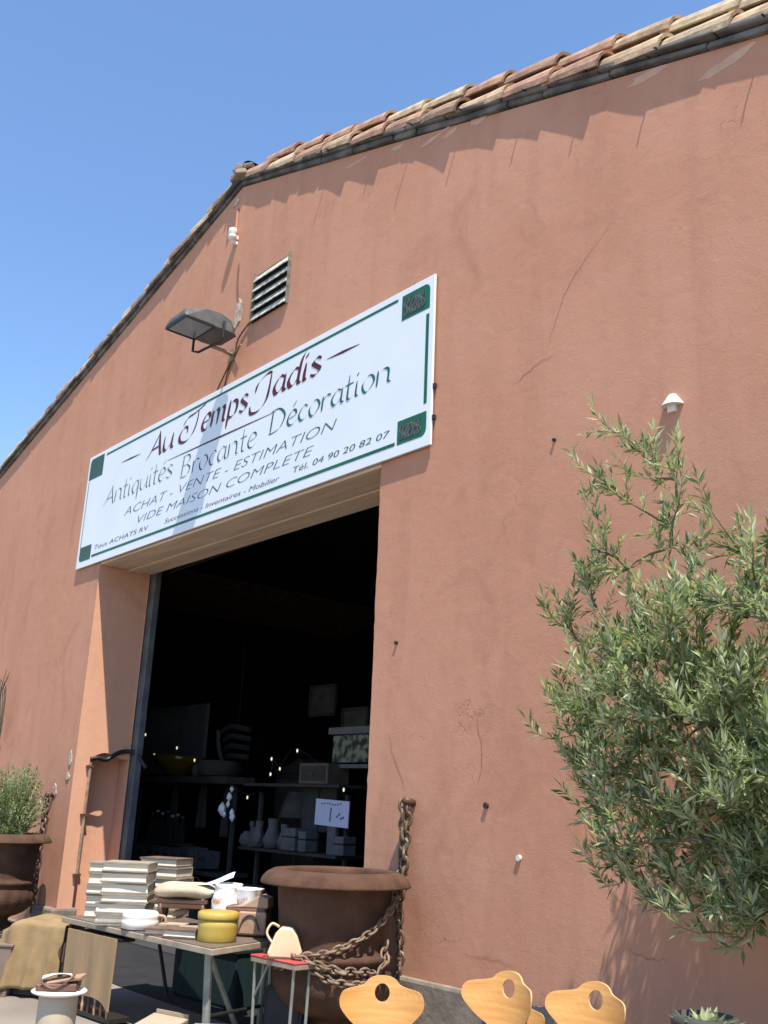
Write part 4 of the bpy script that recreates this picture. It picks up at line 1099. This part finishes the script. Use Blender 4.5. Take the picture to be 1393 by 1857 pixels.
h = MB(); h.box((-.95, .06, 1.0), (.06, .05, 2.1)); h.box((.95, .06, 1.0), (.06, .05, 2.1)); h.build('stand', S5, cab, split=True)
hc_ = thing('hanging_chair', 'ladder-back chair hung up in the dim shop', 'chair', (-13.8, 3.2, 2.1))
h = MB(); h.tube(catmull([(-.52, 0, .62), (-.45, 0, .3), (-.2, 0, .02), (.2, 0, .0)], 6), .035, 8); h.build('side_rail', S2, hc_)
for k in range(4): h = MB(); h.tube(catmull([(-.38 + .06 * k, 0, .6 - .14 * k), (0, -.05, .66 - .15 * k), (.4, 0, .6 - .14 * k)], 5), .045, 6); h.build('slat', S1, hc_)
h = MB(); h.tube([(0, .05, .6), (0, .05, 3.0)], .01, 5); h.build('cord', S5, hc_)
for k in range(7):
    t = MB(); hh = random.uniform(.38, .46); t.lathe([(.05, 0), (.055, .02), (.055, hh * .6), (.02, hh * .75), (.02, hh), (0, hh)], 14)
    o = t.build('glass_bottle', S5, smooth=True); o.location = (-14.85 + k * .16, 2.45, .98)
    t = MB(); t.lathe([(.024, hh - .03), (.028, hh), (.0, hh + .01)], 10); c_ = t.build('bottle_cap', S4 if k % 3 else S2, o)
    tag(o, 'dark bottle with a pale cap, one of a row on the left shop shelf', 'bottle', 'bottles in a row inside the shop')
t = MB(); t.box((0, 0, 0), (1.25, .3, .03)); o = t.build('bottle_rack', S3); o.location = (-14.37, 2.45, .962); tag(o, 'dark board carrying the row of bottles', 'rack')
x = -15.3
while x < -12.9:
    wd_ = random.uniform(.12, .34); t = MB(); t.box((0, 0, .15), (wd_, .2, random.uniform(.24, .32))); o = t.build('shop_book', random.choice((S1, S2, S1, shop('bluegrey', .07, (.9, 1, 1.2)))), bevel=.006)
    h = MB(); h.box((0, -.101, .15), (wd_ * .6, .004, .06)); h.build('title_plate', S3, o)
    o.location = (x + wd_ / 2, 2.45, .645); tag(o, 'upright folder in the row on the lowest left shop shelf', 'folder', 'folders in a row on the left shop shelf'); x += wd_ + .02
cy2 = thing('crystal_pendant', 'bright crystal pendants hanging in the middle of the doorway', 'ornament', (-12.55, 2.4, 1.40))
CRYS, nt, bs = new_mat('crystal'); bs.inputs['Base Color'].default_value = (.9, .92, .95, 1); bs.inputs['Roughness'].default_value = .25
for (x, z, s_) in ((.05, .38, .05), (0, .27, .07), (-.02, .17, .05), (-.17, .10, .10), (.10, .06, .06), (.12, .0, .07), (-.1, .03, .05)):
    h = MB(); h.lathe([(0, -s_), (s_ * .6, -s_ * .2), (s_ * .5, s_ * .4), (0, s_)], 7, (x, 0, z)); h.build('drop', CRYS, cy2)
h = MB(); h.tube([(0, .03, 0), (.03, .03, .5)], .008, 5); h.build('cord', S5, cy2)
db = thing('drawer_box', 'small wooden drawer box on the right shop shelf', 'box', (-10.62, 2.6, 1.872))
h = MB(); h.box((0, 0, .13), (.62, .35, .26)); h.build('body', shop('box_brown', .075, (1.3, 1, .75)), db, bevel=.006); h = MB(); h.box((0, -.18, .13), (.5, .012, .18)); h.build('drawer', S3, db); h = MB(); h.lathe([(.02, -.02), (.025, 0), (.0, .01)], 10, (0, -.2, .13)); h.build('knob', S2, db)
nb = thing('notice_board', 'pale notice on a stand inside the doorway beside the right jamb', 'notice', (-10.34, 2.55, 1.02))
h = MB(); h.box((0, 0, .50), (.69, .012, .32), M=Matrix.Rotation(R(2), 4, 'Y')); h.build('sheet', NOTICE, nb)
h = MB(); h.box((-.02, -.009, .48), (.022, .004, .17), M=Matrix.Rotation(R(6), 4, 'Y'))
for k in range(8): h.box((-.20 + k * .055, -.009, .61 + .01 * math.sin(k)), (.03, .003, .018))
for k in range(4): h.box((.12 + k * .04, -.009, .46 + .03 * math.sin(k * 2)), (.03, .003, .03))
h.build('writing', mat('pencil_grey', (.12, .12, .15), .9), nb); h = MB(); h.box((0, .03, .17), (.17, .05, .36)); h.build('stand', S2, nb)
mi_ = thing('framed_mirror', 'framed landscape painted on a mirror in the dim shop near the right jamb', 'picture', (-10.15, 2.65, 2.10))  # mirror whose foliage reflection is painted into the pane colour
h = MB(); h.box((0, 0, .22), (.72, .02, .34)); h.build('canvas', mat('reflection', (.16, .17, .11), .9, (.02, .02, .018), 9, lo=.45, hi=.58), mi_); h = MB(); h.box((0, -.02, .45), (.86, .05, .09)); h.box((0, -.02, .0), (.80, .05, .05)); h.build('frame', shop('frame_grey', .12, (1, 1, .9)), mi_, bevel=.006, split=True)
for i, (x, z, w_, hgt) in enumerate(((-11.95, 1.03, .2, .34), (-11.62, 1.03, .26, .38), (-11.35, 1.03, .18, .32))):
    lathe_thing('shop_vase', (x, 2.55, z), [(w_ * .4, 0), (w_ * .5, hgt * .3), (w_ * .25, hgt * .7), (w_ * .3, hgt), (0, hgt)], S2, 'grey vase, one of three on the right shop shelf', 'vase')['group'] = 'grey vases on the right shop shelf'
for i, (x, wd_, hh) in enumerate(((-11.05, .30, .28), (-10.75, .16, .25), (-9.98, .18, .22))):
    t = MB(); t.box((0, 0, hh / 2), (wd_, .2, hh)); o = t.build('paper_bundle', S2, bevel=.008); t = MB(); t.box((0, 0, hh * .6), (wd_ + .004, .205, .02)); t.build('string', S5, o); o.location = (x, 2.5, 1.03); tag(o, 'grey paper bundle on the right shop shelf below the notice', 'bundle', 'paper bundles on the right shop shelf')
t = MB(); t.box((0, 0, .30), (.75, .03, .58)); o = t.build('leaning_board', shop('board_grey', .05), bevel=.005); o.location = (-11.0, 2.85, 1.26); tag(o, 'dull grey board leaning behind the right shop shelf', 'board')
t = MB(); t.box((0, 0, .29), (.03, .034, .58)); t.build('batten', S5, o)
bt = thing('side_table', 'grey cabinet on the shop floor behind the white jug', 'cabinet', (-11.9, 2.2, 0))
h = MB(); h.box((0, 0, .28), (.75, .4, .56)); h.build('body', shop('cab_grey', .06), bt, bevel=.01); h = MB(); h.box((0, -.21, .3), (.6, .02, .4)); h.build('door', S1, bt); h = MB(); h.box((.2, -.225, .3), (.02, .02, .08)); h.build('handle', S2, bt)
ls = thing('dot_string', 'tiny glowing dots on a thin wire across the dim shop', 'fairy lights', (-12.5, 2.3, 2.0))
DOTGLOW, nt, bs = new_mat('dot_glow'); bs.inputs['Emission Color'].default_value = (1, .92, .6, 1); bs.inputs['Emission Strength'].default_value = .45; bs.inputs['Base Color'].default_value = (.8, .8, .6, 1)  # small emissive dots strung along a wire
BP = [(-15.21, 1.76), (-15.1, 2.6), (-14.73, 2.27), (-14.02, 2.37), (-13.45, 2.18), (-11.93, 1.67), (-11.41, 1.98), (-11.41, 2.18), (-11.2, 2.05), (-10.83, 2.28), (-9.81, 1.8)]
for x, z in BP:
    h = MB(); h.lathe([(.0, -.024), (.012, -.01), (.012, .012), (.006, .024)], 10, (x + 12.5, 0, z - 2.0)); h.build('glow_dot', DOTGLOW, ls, smooth=True)
h = MB(); h.tube(catmull([(x + 12.5, .0, z - 2.0 + .034) for x, z in BP], 4), .004, 4); h.build('wire', BLACK, ls)

# dim furniture and stock further back
def dim_thing(name, lab, cat, loc, group=None): return thing(name, lab, cat, loc, 0, group)
for i, (x, y, z, w_, hgt, lab) in enumerate(((-14.75, 2.75, 1.22, .28, .62, 'grey cloth hanging below the left shop shelf, first from the left jamb'), (-13.95, 2.8, 1.20, .34, .66, 'grey cloth hanging below the left shop shelf, in its middle'), (-13.25, 2.8, 1.10, .24, .72, 'narrow grey cloth hanging below the right end of the left shop shelf'))):
    t = MB(); ph = random.uniform(0, 6)
    def fn(u, v_): return Vector(((u - .5) * w_ * (1 - .45 * v_), .03 * math.sin(u * 14 + ph) * (1 - .5 * v_), hgt * v_))
    t.grid(fn, 18, 6); o = t.build('hanging_cloth', shop('cloth_grey', .05), solid=.006, smooth=True); o.location = (x, y, z); tag(o, lab, 'cloth')
wr = dim_thing('wardrobe', 'tall dark wardrobe standing at the back of the shop', 'wardrobe', (-13.6, 4.6, 0))
h = MB(); h.box((0, 0, 1.05), (1.3, .5, 2.1)); h.build('carcass', shop('wardrobe_brown', .03, (1.3, 1, .8)), wr, bevel=.02)
for sx in (-1, 1):
    h = MB(); h.box((sx * .31, -.265, 1.08), (.58, .025, 1.85)); dd = h.build('door', shop('wardrobe_door', .045, (1.3, 1, .8)), wr, bevel=.01)
    h = MB(); h.lathe([(.02, -.03), (.028, 0), (0, .02)], 10, (sx * .06, -.30, 1.05)); h.build('knob', S2, dd)
h = MB(); h.prism([(-.7, 2.1), (.7, 2.1), (.68, 2.18), (.3, 2.22), (0, 2.34), (-.3, 2.22), (-.68, 2.18)], .5, Matrix.Translation((0, -.27, 0))); h.build('cornice', S3, wr)
for i, (x, z, w_, hgt, lab) in enumerate(((-12.0, 2.35, .55, .7, 'dim framed picture hung between pendants and glowing dots'), (-11.25, 2.5, .42, .5, 'small dim framed picture hung above the right shop shelf'), (-12.85, 3.0, .6, .45, 'dim wide picture hung high above the hanging chair'))):
    o = dim_thing('wall_picture', lab, 'picture', (x, 4.2, z))
    h = MB(); h.box((0, 0, hgt / 2), (w_, .03, hgt)); h.build('canvas', mat('dim_canvas', (.03, .03, .026), .8, (.07, .065, .05), 5), o)
    for c_, d_ in (((0, -.01, 0), (w_ + .08, .05, .05)), ((0, -.01, hgt), (w_ + .08, .05, .05)), ((-w_ / 2 - .02, -.01, hgt / 2), (.05, .05, hgt - .052)), ((w_ / 2 + .02, -.01, hgt / 2), (.05, .05, hgt - .052))):
        h = MB(); h.box(c_, d_); h.build('frame', S3, o, bevel=.006)
lp = dim_thing('standing_lamp', 'unlit standing lamp with a grey shade between the two shelves', 'lamp', (-12.15, 3.3, 0))
h = MB(); h.lathe([(.16, 0), (.16, .03), (.02, .05), (.015, 1.5), (0, 1.5)], 18); h.build('stem', S1, lp, smooth=True)
h = MB(); h.lathe([(.26, 1.42), (.14, 1.78), (.135, 1.78), (.25, 1.42)], 24); h.build('shade', S2, lp, smooth=True)
for i, (x, y, w_, hgt, lab) in enumerate(((-13.1, 2.1, .34, .30, 'dim wicker basket on the shop floor below the crystal pendants'), (-12.6, 2.0, .28, .40, 'taller dim wicker basket on the shop floor beside the grey cabinet'), (-11.25, 2.2, .30, .34, 'dim wicker basket on the shop floor right of the grey cabinet'))):
    o = dim_thing('wicker_basket', lab, 'basket', (x, y, .012))
    h = MB(); h.lathe([(w_ * .4, 0), (w_ * .5, hgt * .7), (w_ * .54, hgt), (w_ * .5, hgt), (w_ * .42, .04), (0, .03)], 24); h.build('body', mat('dim_wicker', (.06, .048, .034), .9, (.03, .024, .018), 40), o)
    h = MB(); h.tube(catmull([(-w_ * .5, 0, hgt), (-w_ * .3, 0, hgt + .16), (w_ * .3, 0, hgt + .16), (w_ * .5, 0, hgt)], 5), .012, 6); h.build('handle', S3, o)
x = -12.15
for k, lab in enumerate(('squat grey pot, leftmost on the lower right shop shelf', 'thin grey candlestick next to the squat pot', 'tilted grey plate standing next to the thin candlestick')):
    t = MB()
    if k == 0: t.lathe([(.07, 0), (.12, .06), (.10, .16), (.06, .18), (.07, .2), (0, .2)], 20)
    elif k == 1: t.lathe([(.06, 0), (.02, .03), (.02, .26), (.04, .28), (.03, .34), (0, .34)], 16)
    else: t.lathe([(.0, 0), (.08, .004), (.14, .02), (.13, .03), (0, .015)], 26)
    o = t.build(('squat_pot', 'candlestick', 'plate')[k], S2, smooth=True); o.location = (x - .03 + .03 * k, 2.52, 1.022 + (.14 if k == 2 else 0))
    if k == 2: o.rotation_euler = (R(80), 0, 0)
    tag(o, lab, ('pot', 'candlestick', 'plate')[k]); x += .06 + .03 * k
# a few more worn pieces on the sunlit table
mg = thing('magazine_pile', 'slumped pile of worn magazines behind the white dish', 'magazines', (-7.12, -1.40, TZ + .002), VR)
for k in range(6):
    h = MB(); h.box((random.uniform(-.012, .012), random.uniform(-.01, .01), .004 + k * .0085), (.20, .14, .0075), rz=random.uniform(-.12, .12)); h.build('magazine', (PAPER, COVERS[1], CARD)[k % 3], mg)
pt = thing('brass_candlestick', 'short brass candlestick between jug and yellow tin', 'candlestick', (-6.78, -1.22, TZ + .001))
h = MB(); h.lathe([(.05, 0), (.052, .008), (.02, .02), (.014, .05), (.022, .07), (.012, .09), (.014, .13), (.03, .14), (.028, .15), (0, .15)], 24); h.build('stem', mat('old_brass', (.30, .20, .07), .35, (.18, .11, .04), 12, metal=.8), pt, smooth=True)
h = MB(); h.lathe([(.011, .15), (.011, .20), (.004, .205), (0, .205)], 14); h.build('candle', PORC, pt, smooth=True)
